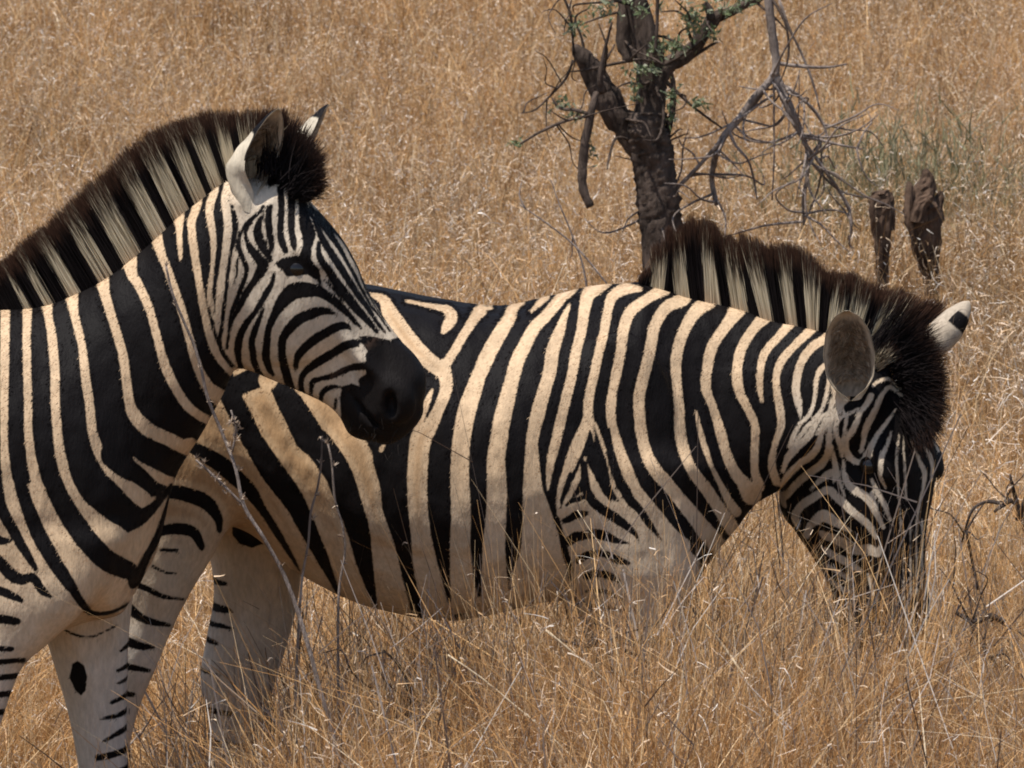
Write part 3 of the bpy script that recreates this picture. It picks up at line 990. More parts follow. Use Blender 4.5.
# ------------------------------------------------------------------ zebra that grazes
def grazing_zebra():
    y0 = 0.0
    root = tag(empty("zebra", (-0.2, 0, 0)), "plains zebra grazing side-on with its head lowered into the grass", "zebra")
    fd = Field((-1.05, -.46, -.02), (1.02, .46, 1.62))
    for c, ax, r_ in (((628, 420), 0.1, (.085, .035, .17)), ((600, 515), -.2, (.085, .03, .08)), ((690, 470), .35, (.05, .03, .12)), ((200, 400), -.3, (.12, .035, .16)), ((420, 470), 0, (.15, .03, .14))):
        A_ = np.array([[math.cos(ax), 0, math.sin(ax)], [0, 1, 0], [-math.sin(ax), 0, math.cos(ax)]])
        fd.ell(P(*c, {628: -.185, 600: -.20, 690: -.115, 200: -.225, 420: -.275}[c[0]]), A_, r_, .05)
        fd.ell(P(*c, {628: .185, 600: .20, 690: .115, 200: .225, 420: .275}[c[0]]), A_, r_, .05)
    torso = [((62, 395), (62, 470), .06), ((90, 335), (90, 520), .16), ((130, 302), (132, 535), .22), ((200, 284), (206, 522), .255), ((245, 279), (250, 532), .265),
             ((290, 277), (290, 566), .275, 0, -.03), ((330, 280), (332, 590), .285, 0, -.04), ((370, 285), (372, 606), .295, 0, -.05), ((440, 299), (445, 619), .31, 0, -.06), ((500, 306), (500, 611), .31, 0, -.07),
             ((550, 296), (550, 600), .285, 0, -.08), ((607, 284), (610, 600), .245, 0, -.16), ((660, 292), (660, 600), .205, 0, -.22), ((695, 325), (692, 580), .16, 0, -.15),
             ((722, 380), (712, 542), .10)]
    fd.mesh(*loft(in_plane(torso, y0), 44, 4, (.3, .3)), k=.03)
    neck = [((640, 292), (668, 590), .16), ((684, 297), (700, 562), .150, 0, -.1), ((714, 302), (716, 541), .135, -.005, -.1), ((741, 309), (736, 522), .122, -.015, -.1),
            ((771, 317), (752, 504), .108, -.03, -.1), ((817, 328), (780, 488), .093, -.055), ((850, 340), (805, 465), .085, -.08), ((884, 362), (838, 452), .075, -.10)]
    fd.mesh(*loft(in_plane(neck, y0), 40, 4, (.3, .5)), k=.05)
    # shoulder and forearm
    for s in (-1, 1):
        dx = 0 if s < 0 else -12
        leg = [((706 + dx, 470), (560 + dx, 470), .06), ((698 + dx, 530), (566 + dx, 520), .075), ((696 + dx, 575), (576 + dx, 565), .075), ((684 + dx, 610), (588 + dx, 605), .066),
               ((672 + dx, 660), (596 + dx, 655), .052), ((662 + dx, 715), (604 + dx, 712), .042), ((660 + dx, 750), (608 + dx, 748), .040), ((654 + dx, 790), (614 + dx, 788), .030),
               ((652 + dx, 860), (618 + dx, 858), .025), ((655 + dx, 895), (612 + dx, 893), .030), ((664 + dx, 925), (620 + dx, 925), .032), ((674 + dx, 968), (612 + dx, 966), .044)]
        fd.mesh(*loft(in_plane([(a, b, c, s * (.145 if i > 2 else .175 if i == 0 else .16)) for i, (a, b, c) in enumerate(leg)], y0), 28, 4, (.6, .1)), k=.045)
    # hind legs
    near = [((254, 430), (80, 430), .09), ((242, 488), (72, 470), .10), ((220, 543), (84, 520), .09), ((192, 590), (100, 570), .075), ((174, 625), (104, 615), .060),
            ((156, 668), (92, 665), .048), ((138, 712), (84, 715), .040), ((128, 755), (78, 752), .040), ((122, 790), (78, 785), .036), ((114, 830), (78, 826), .030),
            ((104, 885), (70, 885), .027), ((110, 915), (68, 912), .031), ((116, 935), (74, 935), .033), ((126, 968), (68, 966), .045)]
    fd.mesh(*loft(in_plane([(a, b, c, -.15) for a, b, c in near], y0), 30, 4, (.6, .1)), k=.05)
    far = [((330, 430), (150, 430), .09), ((318, 500), (176, 480), .10), ((304, 555), (206, 545), .085), ((298, 600), (214, 592), .070), ((288, 642), (207, 635), .058),
           ((276, 680), (200, 674), .048), ((270, 705), (204, 702), .044), ((266, 730), (212, 728), .038), ((262, 760), (216, 758), .036), ((258, 800), (222, 798), .031),
           ((258, 870), (224, 868), .027), ((262, 905), (220, 903), .032), ((268, 930), (226, 930), .033), ((280, 968), (222, 966), .045)]
    fd.mesh(*loft(in_plane([(a, b, c, .15) for a, b, c in far], y0), 30, 4, (.6, .1)), k=.05)
    tail = [((84, 350), (96, 372), .028), ((70, 380), (84, 396), .024), ((68, 440), (86, 440), .02), ((74, 530), (90, 530), .016), ((84, 610), (94, 610), .012)]
    fd.mesh(*loft(in_plane(tail, y0), 16, 4), k=.02)
    eye_w = P(866, 466, -.145)
    psi = math.radians(40)
    F = nrm((.10, -.12, -.985)); U = nrm((math.cos(psi), -math.sin(psi), 0))
    fr = Frame((0, 0, 0), F, U)
    fr.O = eye_w - (fr.F * .103 + fr.U * .024 + fr.L * .094)
    build_head(fd, fr, k=.045, deep=1.17, wide=.93)
    y_eye = None
    ears = []
    fd.ell(P(912, 372, .0), np.eye(3), (.030, .035, .030), .02)
    eb, et = P(851, 401, -.200), P(846, 314, -.245)
    ears.append((*ear_mesh(eb, et, (-.12, -1, .1), .049, .036, wide_open=True), ear_cols(.72)))
    eb, et = P(918, 368, .02), P(969, 303, .06)
    ears.append((*ear_mesh(eb, et, (.45, .9, .3), .031, .028), ear_cols(.72, back=(.47, .39, .30), half=.10, sside=.2)))
    def light(p, uv):
        u, v = uv[:, 0], uv[:, 1]
        c = np.tile(CREAM, (len(p), 1))
        f = np.clip((430 - u) / 120, 0, 1)[:, None] * .8
        c = c * (1 - f) + TAN * f
        f = np.clip((v - 470) / 110, 0, 1)[:, None] * .75
        c = c * (1 - f) + WHITE * f
        f = (np.clip((u - 775) / 20, 0, 1) * np.clip((v - 350) / 60, 0, 1))[:, None] * .85
        c = c * (1 - f) + WHITE * f
        f = np.clip((v - 610) / 40, 0, 1)[:, None] * .7
        c = c * (1 - f) + np.array([.70, .64, .56]) * f * (v < 900)[:, None] + c * f * (v >= 900)[:, None]
        return c
    far_l = lambda p, uv: p[:, 1] > .06
    rules = [(lambda p, uv: (p[:, 1] > .03) & (uv[:, 1] > 516) & (uv[:, 0] < 300) & (uv[:, 0] > 150), COAT_GRAZE_FARHIND, 1.0),
             (lambda p, uv: far_l(p, uv) & (uv[:, 1] > 618) & (uv[:, 0] > 560) & (uv[:, 0] < 780), COAT_GRAZE_FARFORE, 1.0),
             (lambda p, uv: (uv[:, 1] > 618) & (uv[:, 0] > 560) & (uv[:, 0] < 760), COAT_GRAZE_FARFORE, 1.0),
             (lambda p, uv: np.ones(len(p), bool), COAT_GRAZE, -1.0)]
    pts, uvf = finish_body("body", root, fd, y0, .20, rules, light, ears, lambda p, uv: (uv[:, 1] - 592) * (uv[:, 0] > 810) * (p[:, 2] > .4) * (uv[:, 0] < 960), 470)
    for s in (1, -1):
        eye_part(root, fr.p(.103, .024, .083 if s > 0 else -.062), .020)
    whiskers(root, fr, 51)
    crest = [(638, 291, 0), (664, 296, 0), (684, 300, 0), (714, 302, 0), (741, 309, -.01), (771, 317, -.03), (796, 321, -.04), (817, 327, -.05), (840, 338, -.06), (866, 346, -.07), (890, 358, -.07)]
    lean = [(0, 6, -18), (.06, 0, -44), (.12, -6, -66), (.2, -8, -84), (.28, -8, -88), (.4, -14, -82), (.52, -14, -78), (.62, -6, -74), (.74, 4, -72), (.86, 20, -72), (1, 46, -52)]
    stripes = [(656, 14), (683, 15), (713, 17), (740, 17), (766, 14), (792, 12), (813, 11), (834, 14), (852, 12), (873, 14)]
    st = [P(868, 346, -.07), P(890, 356, -.075), P(905, 372, -.09), P(912, 388, -.10), P(916, 405, -.12), P(914, 420, -.14)]
    en = [P(905, 290, -.07), P(934, 328, -.08), P(946, 366, -.10), P(945, 398, -.13), P(940, 428, -.17), P(922, 452, -.20)]
    tf = tuft_hair(st, en, 9000, 11, .026, 0.0, .012, .011, .0018)
    st2 = [P(868, 372, -.13), P(876, 366, -.13)]; en2 = [P(880, 352, -.16), P(898, 346, -.15)]
    t2 = tuft_hair(st2, en2, 260, 12, .006, 1.0, .004, .010)
    tf = (np.vstack([tf[0], t2[0]]), np.vstack([tf[1], t2[1] + len(tf[0])]), np.vstack([tf[2], t2[2]]))
    mane(root, y0, crest, lean, stripes, 24000, 21, tf, ragged=True, pale_len=.74)
    tt = tuft_hair([P(88, 595, 0), P(90, 615, 0)], [P(94, 710, 0), P(104, 725, 0)], 900, 31, .012, .1, .006, .02)
    new_mesh("tail_tuft", tt[0], tt[1], None, HAIR, root, True, {"tint": ('FLOAT_COLOR', tt[2])})
    return fr

# ------------------------------------------------------------------ zebra that stands in front
Y1 = -0.78
def standing_zebra():
    y0 = Y1
    root = tag(empty("zebra", (-1.2, y0, 0)), "plains zebra standing alert at the left, black muzzle before another's flank", "zebra")
    fd = Field((-2.30, y0 - .46, -.02), (-.02, y0 + .46, 1.78))
    torso = [((150, 440), (140, 560), .06), ((122, 380), (118, 606), .145), ((80, 332), (80, 624), .185), ((30, 316), (36, 638), .215, 0, -.1), ((-30, 314), (-24, 642), .24, 0, -.1),
             ((-100, 324), (-100, 642), .265), ((-180, 337), (-180, 650), .285), ((-260, 342), (-260, 650), .295), ((-360, 332), (-360, 638), .285), ((-450, 320), (-450, 612), .27),
             ((-530, 330), (-530, 595), .25), ((-590, 365), (-590, 580), .20), ((-640, 440), (-640, 520), .08)]
    fd.mesh(*loft(in_plane(torso, y0), 44, 4, (.3, .3)), k=.03)
    neck = [((-20, 318), (118, 608), .19), ((28, 311), (150, 556), .165, 0, -.08), ((72, 294), (171, 486), .140, -.005, -.08), ((102, 278), (186, 458), .128, -.01, -.08), ((129, 258), (201, 435), .118, -.015, -.06),
            ((156, 235), (214, 411), .110, -.02), ((179, 213), (226, 388), .104, -.025), ((205, 193), (236, 360), .097, -.03), ((232, 176), (246, 330), .090, -.035), ((268, 176), (262, 300), .08, -.035)]
    fd.mesh(*loft(in_plane(neck, y0), 40, 4, (.3, .4)), k=.05)
    nearf = [((118, 540), (-60, 560), .06), ((96, 596), (-52, 596), .075), ((50, 642), (-48, 640), .068), ((22, 668), (-50, 668), .060), ((6, 708), (-56, 706), .050), ((-8, 755), (-64, 752), .042),
             ((-12, 790), (-64, 786), .042), ((-22, 830), (-62, 826), .032), ((-28, 900), (-62, 898), .026), ((-22, 955), (-66, 952), .032), ((-16, 990), (-60, 990), .034), ((-6, 1041), (-70, 1039), .046)]
    fd.mesh(*loft(in_plane([(a, b, c, -.15) for a, b, c in nearf], y0), 28, 4, (.6, .1)), k=.04)
    farf = [((140, 540), (10, 540), .05), ((134, 590), (28, 598), .065), ((130, 625), (43, 630), .062), ((128, 660), (53, 662), .054), ((127, 700), (65, 702), .046), ((127, 735), (73, 737), .042),
            ((128, 770), (79, 770), .041), ((129, 805), (84, 803), .040), ((124, 850), (90, 848), .030), ((122, 920), (92, 918), .026), ((128, 962), (90, 960), .032), ((134, 995), (96, 995), .034), ((142, 1041), (86, 1039), .046)]
    fd.mesh(*loft(in_plane([(a, b, c, .14) for a, b, c in farf], y0), 28, 4, (.6, .1)), k=.035)
    for s, dx in ((-1, 0), (1, 60)):
        h = [((-470 + dx, 430), (-640 + dx, 440), .09), ((-460 + dx, 500), (-640 + dx, 490), .10), ((-485 + dx, 560), (-625 + dx, 545), .09), ((-515 + dx, 610), (-610 + dx, 600), .07), ((-545 + dx, 680), (-615 + dx, 680), .05),
             ((-575 + dx, 750), (-640 + dx, 752), .042), ((-590 + dx, 800), (-650 + dx, 796), .038), ((-600 + dx, 850), (-640 + dx, 846), .031), ((-604 + dx, 930), (-640 + dx, 930), .027), ((-598 + dx, 965), (-642 + dx, 962), .032),
             ((-590 + dx, 1000), (-636 + dx, 1000), .034), ((-580 + dx, 1041), (-642 + dx, 1039), .046)]
        fd.mesh(*loft(in_plane([(a, b, c, s * .15) for a, b, c in h], y0), 28, 4, (.6, .1)), k=.05)
    tail = [((-620, 380), (-608, 402), .028), ((-645, 402), (-630, 426), .024), ((-655, 470), (-637, 470), .02), ((-658, 560), (-644, 560), .016), ((-658, 640), (-648, 640), .012)]
    fd.mesh(*loft(in_plane(tail, y0), 16, 4), k=.02)
    rho = math.radians(12)
    N = np.array([.768, 0, .64])
    fr = Frame(P(260, 222, y0 - .035), (.64, 0, -.768), N * math.cos(rho) + np.array([0, -1, 0]) * math.sin(rho))
    build_head(fd, fr, k=.03)
    ears = []
    fd.ell(P(245, 202, y0 - .085), np.eye(3), (.022, .030, .024), .018)
    fd.ell(P(290, 186, y0 + .05), np.eye(3), (.028, .030, .030), .018)
    ears.append((*ear_mesh(P(254, 214, y0 - .115), P(287, 113, y0 - .13), (.74, -.66, .05), .043, .046), ear_cols(.86)))
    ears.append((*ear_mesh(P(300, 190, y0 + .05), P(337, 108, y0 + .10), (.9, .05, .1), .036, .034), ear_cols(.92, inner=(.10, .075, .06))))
    def light(p, uv):
        u, v = uv[:, 0], uv[:, 1]
        c = np.tile(CREAM, (len(p), 1))
        f = (np.clip((u - 205 - (v - 250) * .02) / 40, 0, 1))[:, None] * .9
        c = c * (1 - f) + WHITE * f
        f = np.clip((v - 560) / 90, 0, 1)[:, None] * .6
        c = c * (1 - f) + WHITE * f
        f = np.clip((v - 640) / 40, 0, 1)[:, None] * .7
        c = c * (1 - f) + np.array([.70, .64, .56]) * f
        return c
    rules = [(lambda p, uv: (p[:, 1] > y0 + .03) & (uv[:, 1] > 612) & (uv[:, 0] > 25), COAT_STAND_FARFORE, 1.0),
             (lambda p, uv: (p[:, 1] <= y0 + .03) & (uv[:, 1] > 636) & (uv[:, 0] < 120), COAT_STAND_NEARFORE, 1.0),
             (lambda p, uv: np.ones(len(p), bool), COAT_STAND + [('w', np.array([[x, 300, 10], [x - 6, 400, 14], [x - 30, 520, 20], [x - 50, 640, 26]], float)) for x in range(-40, -640, -44)], -1.0)]
    pts, uvf = finish_body("body", root, fd, y0, .13, rules, light, ears, lambda p, uv: ((uv - np.array([356, 352])) @ np.array([.64, .77])) * (uv[:, 0] > 330) * (uv[:, 1] < 480) * (p[:, 2] > .9))
    for s in (1, -1):
        eye_part(root, fr.p(.103, .022, .084 if s > 0 else -.075), .020)
    whiskers(root, fr, 52)
    crest = [(-12, 318, 0), (28, 312, 0), (48, 306, 0), (72, 295, 0), (102, 279, -.01), (129, 259, -.015), (156, 236, -.02), (179, 214, -.025), (198, 200, -.03), (215, 188, -.03), (232, 178, -.035), (255, 172, -.035), (276, 172, -.035)]
    lean = [(0, -14, -36), (.08, -22, -46), (.2, -34, -58), (.34, -40, -68), (.48, -42, -74), (.62, -40, -76), (.74, -34, -74), (.84, -24, -70), (.92, -8, -62), (1, 12, -62)]
    stripes = [(27, 7), (48, 9), (72, 12), (103, 14), (130, 16), (157, 13), (179, 15), (198, 11), (215, 10), (232, 9), (249, 11)]
    st = [P(268, 172, y0 - .04), P(282, 174, y0 - .04), P(292, 184, y0 - .045), P(298, 194, y0 - .05)]
    en = [P(268, 114, y0 - .03), P(298, 122, y0 - .03), P(322, 152, y0 - .03), P(324, 192, y0 - .05)]
    tf = tuft_hair(st, en, 8000, 13, .024, 0.0, .010, .009, .0018)
    mane(root, y0, crest, lean, stripes, 26000, 22, tf, ushift=2.5)
    tt = tuft_hair([P(-652, 630, y0), P(-650, 650, y0)], [P(-662, 770, y0), P(-644, 790, y0)], 900, 32, .012, .1, .006, .02)
    new_mesh("tail_tuft", tt[0], tt[1], None, HAIR, root, True, {"tint": ('FLOAT_COLOR', tt[2])})
    return fr

FR2 = grazing_zebra()
FR1 = standing_zebra()

# ------------------------------------------------------------------ the ground
def ground_z(x, y):
    return (0.05 * np.sin(x * 1.3 + 0.6 * np.sin(y * .9)) * np.clip((y - 2) / 4, 0, 1)
            + 0.16 * np.sin(x * .37 + 1.3) * np.sin(y * .21 + .4) * np.clip((y - 6) / 10, 0, 1)
            + 0.0009 * np.clip(y - 30, 0, 400) ** 1.6)

def make_ground():
    xs = np.r_[np.linspace(-160, -16, 25), np.linspace(-14, 14, 113), np.linspace(16, 160, 25)]
    ys = np.r_[np.linspace(-60, -6, 28), np.linspace(-5, 60, 261), np.linspace(64, 320, 50)]
    X, Y = np.meshgrid(xs, ys, indexing='ij')
    V = np.stack([X, Y, ground_z(X, Y)], -1).reshape(-1, 3)
    ny = len(ys)
    I, J = np.meshgrid(np.arange(len(xs) - 1), np.arange(ny - 1), indexing='ij')
    a = (I * ny + J).ravel()
    Q = np.stack([a, a + ny, a + ny + 1, a + 1], 1)
    m, t, b = mat_new("dry_litter_soil")
    tc = node(t, "ShaderNodeTexCoord").outputs["Object"]
    n1 = noise(t, 1.4, 5, tc, 0.6); n2 = noise(t, 45, 5, tc, 0.7)
    c = mixc(t, n2.outputs[0], (.10, .058, .030), (.40, .245, .125))
    c = mixc(t, math_n(t, 'MULTIPLY', n1.outputs[0], .6), c, (.33, .205, .105))
    t.links.new(c, b.inputs["Base Color"])
    b.inputs["Roughness"].default_value = 0.95
    b.inputs["Specular IOR Level"].default_value = 0.05
    bp = node(t, "ShaderNodeBump"); bp.inputs["Distance"].default_value = 0.05
    t.links.new(n2.outputs[0], bp.inputs["Height"]); t.links.new(bp.outputs[0], b.inputs["Normal"])
    o = new_mesh("ground", V, Q, None, m)
    tag(o, kind="structure")
make_ground()

# ------------------------------------------------------------------ dry grass
PAL = np.array([[.67, .43, .205], [.61, .35, .145], [.51, .27, .098], [.73, .53, .31], [.40, .21, .085], [.82, .69, .50], [.30, .185, .105]])
PAL_W = np.array([.22, .24, .20, .12, .12, .05, .05])

def ribbons(base, direc, bend, length, width, color, nseg, seed, base_dark=0.0, tipw=.15):
    """curved tapering blades: base + direc*s + bend*s^2"""
    r = np.random.default_rng(seed)
    n = len(base)
    side = np.cross(direc, r.normal(size=(n, 3))); side /= np.linalg.norm(side, axis=1)[:, None] + 1e-9
    V, C = [], []
    for i in range(nseg + 1):
        t = i / nseg
        c = base + (direc * t + bend * t * t) * length[:, None]
        wd = (width * (1 - (1 - tipw) * t))[:, None]
        V += [c - side * wd / 2, c + side * wd / 2]
        C += [color, color]
    V = np.stack(V, 1).reshape(-1, 3).astype(np.float32); C = np.stack(C, 1).reshape(-1, 3).astype(np.float32)
    m = 2 * (nseg + 1)
    b = (np.arange(n) * m)[:, None]
    Q = np.concatenate([b + np.array([[2 * i, 2 * i + 1, 2 * i + 3, 2 * i + 2]]) for i in range(nseg)], 1).reshape(-1, 4)
    return V, Q, C

def merge(parts):
    V, Q, C, o = [], [], [], 0
    for v, q, c in parts:
        V.append(v); Q.append(q + o); C.append(c); o += len(v)
    return np.concatenate(V), np.concatenate(Q), np.concatenate(C)

def rand_dirs(r, n, spread):
    a = r.uniform(0, 2 * np.pi, n); k = np.abs(r.normal(0, spread, n))
    d = np.stack([np.cos(a) * k, np.sin(a) * k, np.ones(n)], 1)
    return d / np.linalg.norm(d, axis=1)[:, None]

def pick(r, n, pal=PAL, wts=PAL_W):
    c = pal[r.choice(len(pal), n, p=wts / wts.sum())]
    return c * r.uniform(.82, 1.15, n)[:, None]

def grass(x, y, h, wid, seed, leaves=2, curls=3, lean=.16, patch=None, cl=1.0, cw=1.0):
    r = np.random.default_rng(seed)
    n = len(x)
    B = np.stack([x, y, ground_z(x, y)], 1)
    parts = []
    d = rand_dirs(r, n, lean)
    bend = r.normal(0, .13, (n, 3)); bend[:, 2] = -np.abs(bend[:, 2]) * .6
    tone = pick(r, n)
    if patch is not None: tone = tone * patch[:, None]
    parts.append(ribbons(B, d, bend, h, wid, tone, 3, seed + 1))
    for k in range(leaves):
        f = r.uniform(.0, .55, n)
        p = B + (d * f[:, None] + bend * (f ** 2)[:, None]) * h[:, None]
        dd = rand_dirs(r, n, .55)
        bb = r.normal(0, .38, (n, 3)); bb[:, 2] = -np.abs(bb[:, 2]) - .05
        tn = pick(r, n) * (1 if patch is None else patch[:, None])
        parts.append(ribbons(p, dd, bb, h * r.uniform(.35, .75, n), wid * r.uniform(.8, 1.5, n), tn, 3, seed + 10 + k))
    pal2 = np.array([[.84, .70, .56], [.77, .58, .40], [.64, .42, .23], [.92, .85, .76]])
    for k in range(curls):
        f = r.uniform(.45, 1.0, n)
        p = B + (d * f[:, None] + bend * (f ** 2)[:, None]) * h[:, None]
        a = r.uniform(0, 2 * np.pi, n)
        dd = np.stack([np.cos(a), np.sin(a), r.uniform(-.2, 1.0, n)], 1)
        bb = np.stack([-np.cos(a) * .6 + r.normal(0, .5, n), -np.sin(a) * .6 + r.normal(0, .5, n), r.uniform(-1.3, .2, n)], 1)
        parts.append(ribbons(p, dd, bb, r.uniform(.02, .06, n) * cl, wid * r.uniform(.8, 1.5, n) * cw, pick(r, n, pal2, np.array([.25, .35, .3, .1])), 3, seed + 30 + k, tipw=.3))
    return parts

def clumpy(r, n, x0, x1, y0, y1, cl=6, s=.05):
    m = max(1, n // cl)
    cx, cy = r.uniform(x0, x1, m), r.uniform(y0, y1, m)
    i = r.integers(0, m, n)
    return cx[i] + r.normal(0, s, n), cy[i] + r.normal(0, s, n)

def far_field():
    r = np.random.default_rng(101)
    parts = []
    k = 0
    for y0, y1, dens, wid in ((1.6, 5, 380, .0027), (5, 10, 320, .0031), (10, 17, 270, .0035), (17, 26, 220, .004), (26, 40, 170, .005), (40, 62, 110, .0062)):
        half = .095 * (14 + y1) + 1.1
        n = int((y1 - y0) * 2 * half * dens)
        x, y = clumpy(r, n, -half, half, y0, y1, 7, .07)
        big = .5 + .5 * np.sin(x * .9 + 1.7 * np.sin(y * .35)) * np.sin(y * .55 + x * .3)
        h = r.uniform(.38, .72, n) * (.8 + .35 * big)
        pt = .72 + .26 * np.clip(np.sin(x * 5.1 + 3 * np.sin(y * 1.3)) * np.sin(y * 2.3 + x), -1, 1) + .26 * (.5 + .5 * np.sin(x * 1.7 + y * .8 + 2 * np.sin(y * .27 + x * .2)))
        parts += grass(x, y, h, wid * r.uniform(.7, 1.3, n), 200 + 50 * k, 2, 4, .15, pt, (1, .9, .75, .7, .65, .65)[k], .85)
        k += 1
    V, Q, C = merge(parts)
    o = new_mesh("grass_field", V, Q, None, STRAW, None, False, {"tint": ('FLOAT_COLOR', C)})
    tag(o, "dry golden grass with pale curled blades covering the veld behind the zebras", "grass", kind="stuff")

def near_top(x, y):
    """how tall the grass stands around and before the animals"""
    t = np.interp(x, [-1.3, -1.0, -.82, -.55, -.3, 0, .25, .6, .8, 1.0, 1.3], [.56, .50, .44, .58, .68, .78, .84, .80, .70, .76, .78])
    return t

def near_field():
    r = np.random.default_rng(77)
    parts = []
    n = 15500
    x, y = clumpy(r, n, -1.35, 1.35, -1.5, 1.7, 8, .045)
    h = near_top(x, y) * r.uniform(.5, 1.12, n) * np.where(y > .5, 1.1, 1.0)
    parts += grass(x, y, h, .0026 * r.uniform(.6, 1.4, n), 900, 3, 1, .20, r.uniform(.7, 1.1, n), .8, .6)
    n = 11500
    x = r.uniform(-.42, 1.2, n); y = r.uniform(-1.35, -.25, n)
    cl = .8 + .25 * np.sin(x * 9 + 2 * np.sin(y * 7))
    h = near_top(x, y) * r.uniform(.7, 1.15, n) * cl
    parts += grass(x, y, h, .0029 * r.uniform(.6, 1.5, n), 1100, 2, 1, .15, r.uniform(.75, 1.1, n), .8, .6)
    # grass closer to the camera, mostly under the frame
    n = 5200
    x, y = clumpy(r, n, -1.25, 1.25, -4.2, -1.5, 8, .05)
    h = near_top(x, y) * r.uniform(.55, 1.05, n)
    parts += grass(x, y, h, .0026 * r.uniform(.7, 1.4, n), 1300, 2, 1, .2, None, .8, .6)
    # tall thin stems that cross the animals
    spots = []
    for u0, u1, num, ylo, yhi, h0, h1 in ((440, 560, 60, -1.0, -.35, .7, 1.05), (560, 740, 90, -1.0, -.35, .62, .90), (825, 930, 60, -.9, -.4, .66, 1.04), (868, 925, 130, -.75, -.4, .7, 1.08), (835, 870, 40, -.75, -.4, .7, .95), (730, 830, 26, -.9, -.3, .6, .95),
                                          (130, 300, 22, -1.6, -.95, .45, .72), (300, 440, 22, -1.2, -.4, .5, .78), (935, 1024, 22, -.8, .2, .55, .82), (560, 700, 16, -.9, -.4, .75, 1.0), (30, 130, 8, -1.6, -1.05, .5, .72)):
        for _ in range(num):
            yy = r.uniform(ylo, yhi)
            spots.append((P(r.uniform(u0, u1), 384, yy)[0], yy, r.uniform(h0, h1)))
    s = np.array(spots)
    parts += grass(s[:, 0], s[:, 1], s[:, 2], .0028 * r.uniform(.7, 1.25, len(s)), 1700, 1, 1, .12, None, .7, .55)
    V, Q, C = merge(parts)
    o = new_mesh("grass", V, Q, None, STRAW, None, False, {"tint": ('FLOAT_COLOR', C)})
    tag(o, "tangled dry straw grass standing around the zebras' legs", "grass", kind="stuff")

    # thin dark and grey twiggy stalks mixed into the straw
    n = 2200
    x = r.uniform(-.7, 1.3, n); y = r.uniform(-1.3, .6, n)
    h = near_top(x, y) * r.uniform(.5, 1.0, n)
    pal = np.array([[.13, .095, .075], [.22, .17, .14], [.42, .36, .32], [.55, .49, .43]]); wt = np.array([.3, .3, .25, .15])
    B = np.stack([x, y, 0 * x], 1); d = rand_dirs(r, n, .5); bend = r.normal(0, .2, (n, 3))
    pr = [ribbons(B, d, bend, h, np.clip(r.lognormal(-5.6, .45, n), .002, .009), pick(r, n, pal, wt), 3, 1900, tipw=.4)]
    for k in range(4):
        f = r.uniform(.3, .95, n); p = B + (d * f[:, None] + bend * (f ** 2)[:, None]) * h[:, None]
        pr.append(ribbons(p, rand_dirs(r, n, .9), r.normal(0, .2, (n, 3)), h * r.uniform(.12, .35, n), np.full(n, .003), pick(r, n, pal, wt), 2, 1950 + k, tipw=.4))
    V, Q, C = merge(pr)
    o = new_mesh("twigs", V, Q, None, STRAW, None, False, {"tint": ('FLOAT_COLOR', C)})
    tag(o, "grey and brown dead twigs tangled through the foreground straw", "twigs", kind="stuff")

far_field()
near_field()

# ------------------------------------------------------------------ wood: tubes through points
def tube(path, n=10, rough=0.0, seed=0, sub=4):
    """path rows: x y z radius, smoothed; an irregular closed tube"""
    r = np.random.default_rng(seed)
    p = catmull(np.asarray(path, float), sub)
    V = []
    prev = None
    ph = r.uniform(0, 6.28, 4)
    for i in range(len(p)):
        d = nrm(p[min(i + 1, len(p) - 1), :3] - p[max(i - 1, 0), :3])
        if prev is None:
            s = nrm(np.cross(d, (0.3, 1, 0.1)))
        else:
            s = nrm(prev - d * (prev @ d))
        prev = s
        t = np.cross(d, s)
        th = np.linspace(0, 2 * np.pi, n, endpoint=False)
        rad = max(p[i, 3], .0008) * (1 + rough * (np.sin(2 * th + ph[0] + i * .13) * .5 + np.sin(5 * th + ph[1] + .25 * i) * .35 + r.normal(0, .35, n)))
        V.append(p[i, :3] + np.outer(np.cos(th) * rad, s) + np.outer(np.sin(th) * rad, t))
    R = len(V); V = np.vstack(V)
    Q = [(i * n + j, i * n + (j + 1) % n, (i + 1) * n + (j + 1) % n, (i + 1) * n + j) for i in range(R - 1) for j in range(n)]
    c = len(V); V = np.vstack([V, p[0, :3], p[-1, :3]])
    T = [(c, (j + 1) % n, j) for j in range(n)] + [(c + 1, (R - 1) * n + j, (R - 1) * n + (j + 1) % n) for j in range(n)]
    return V, np.array(Q), np.array(T)

def join(ts):
    V, Q, T, o = [], [], [], 0
    for v, q, t in ts:
        V.append(v); Q.append(q + o); T.append(t + o); o += len(v)
    return np.vstack(V), np.vstack(Q), np.vstack(T)

def px_path(pts, y, amp=0.0, seed=0):
    """(u, v, width px[, dy]) -> 3-D path at depth y"""
    r = np.random.default_rng(seed)
    s = np.linalg.norm(P(513, 300, y) - P(512, 300, y))
    out = []; dy = 0
    for q in pts:
        d = q[3] if len(q) > 3 else dy
        dy += r.normal(0, amp)
        c = P(q[0], q[1], y + d)
        out.append((*c, q[2] * s / 2))
    return out

def twigs_on(path, n, ln, rad, r, up=0.2):
    """short side twigs growing from a branch path"""
    p = np.asarray(path, float); out = []
    for _ in range(n):
        i = r.integers(0, len(p) - 1); f = r.uniform()
        a = p[i] * (1 - f) + p[i + 1] * f
        d = nrm(r.normal(size=3) + np.array([0, 0, up])); L = ln * r.uniform(.4, 1.1)
        k1 = nrm(d + r.normal(0, .35, 3)); k2 = nrm(k1 + r.normal(0, .5, 3))
        b = a[:3] + d * L * .4; c = b + k1 * L * .35; e = c + k2 * L * .3
        out.append([(*a[:3], rad), (*b, rad * .75), (*c, rad * .6), (*e, rad * .3)])
    return out

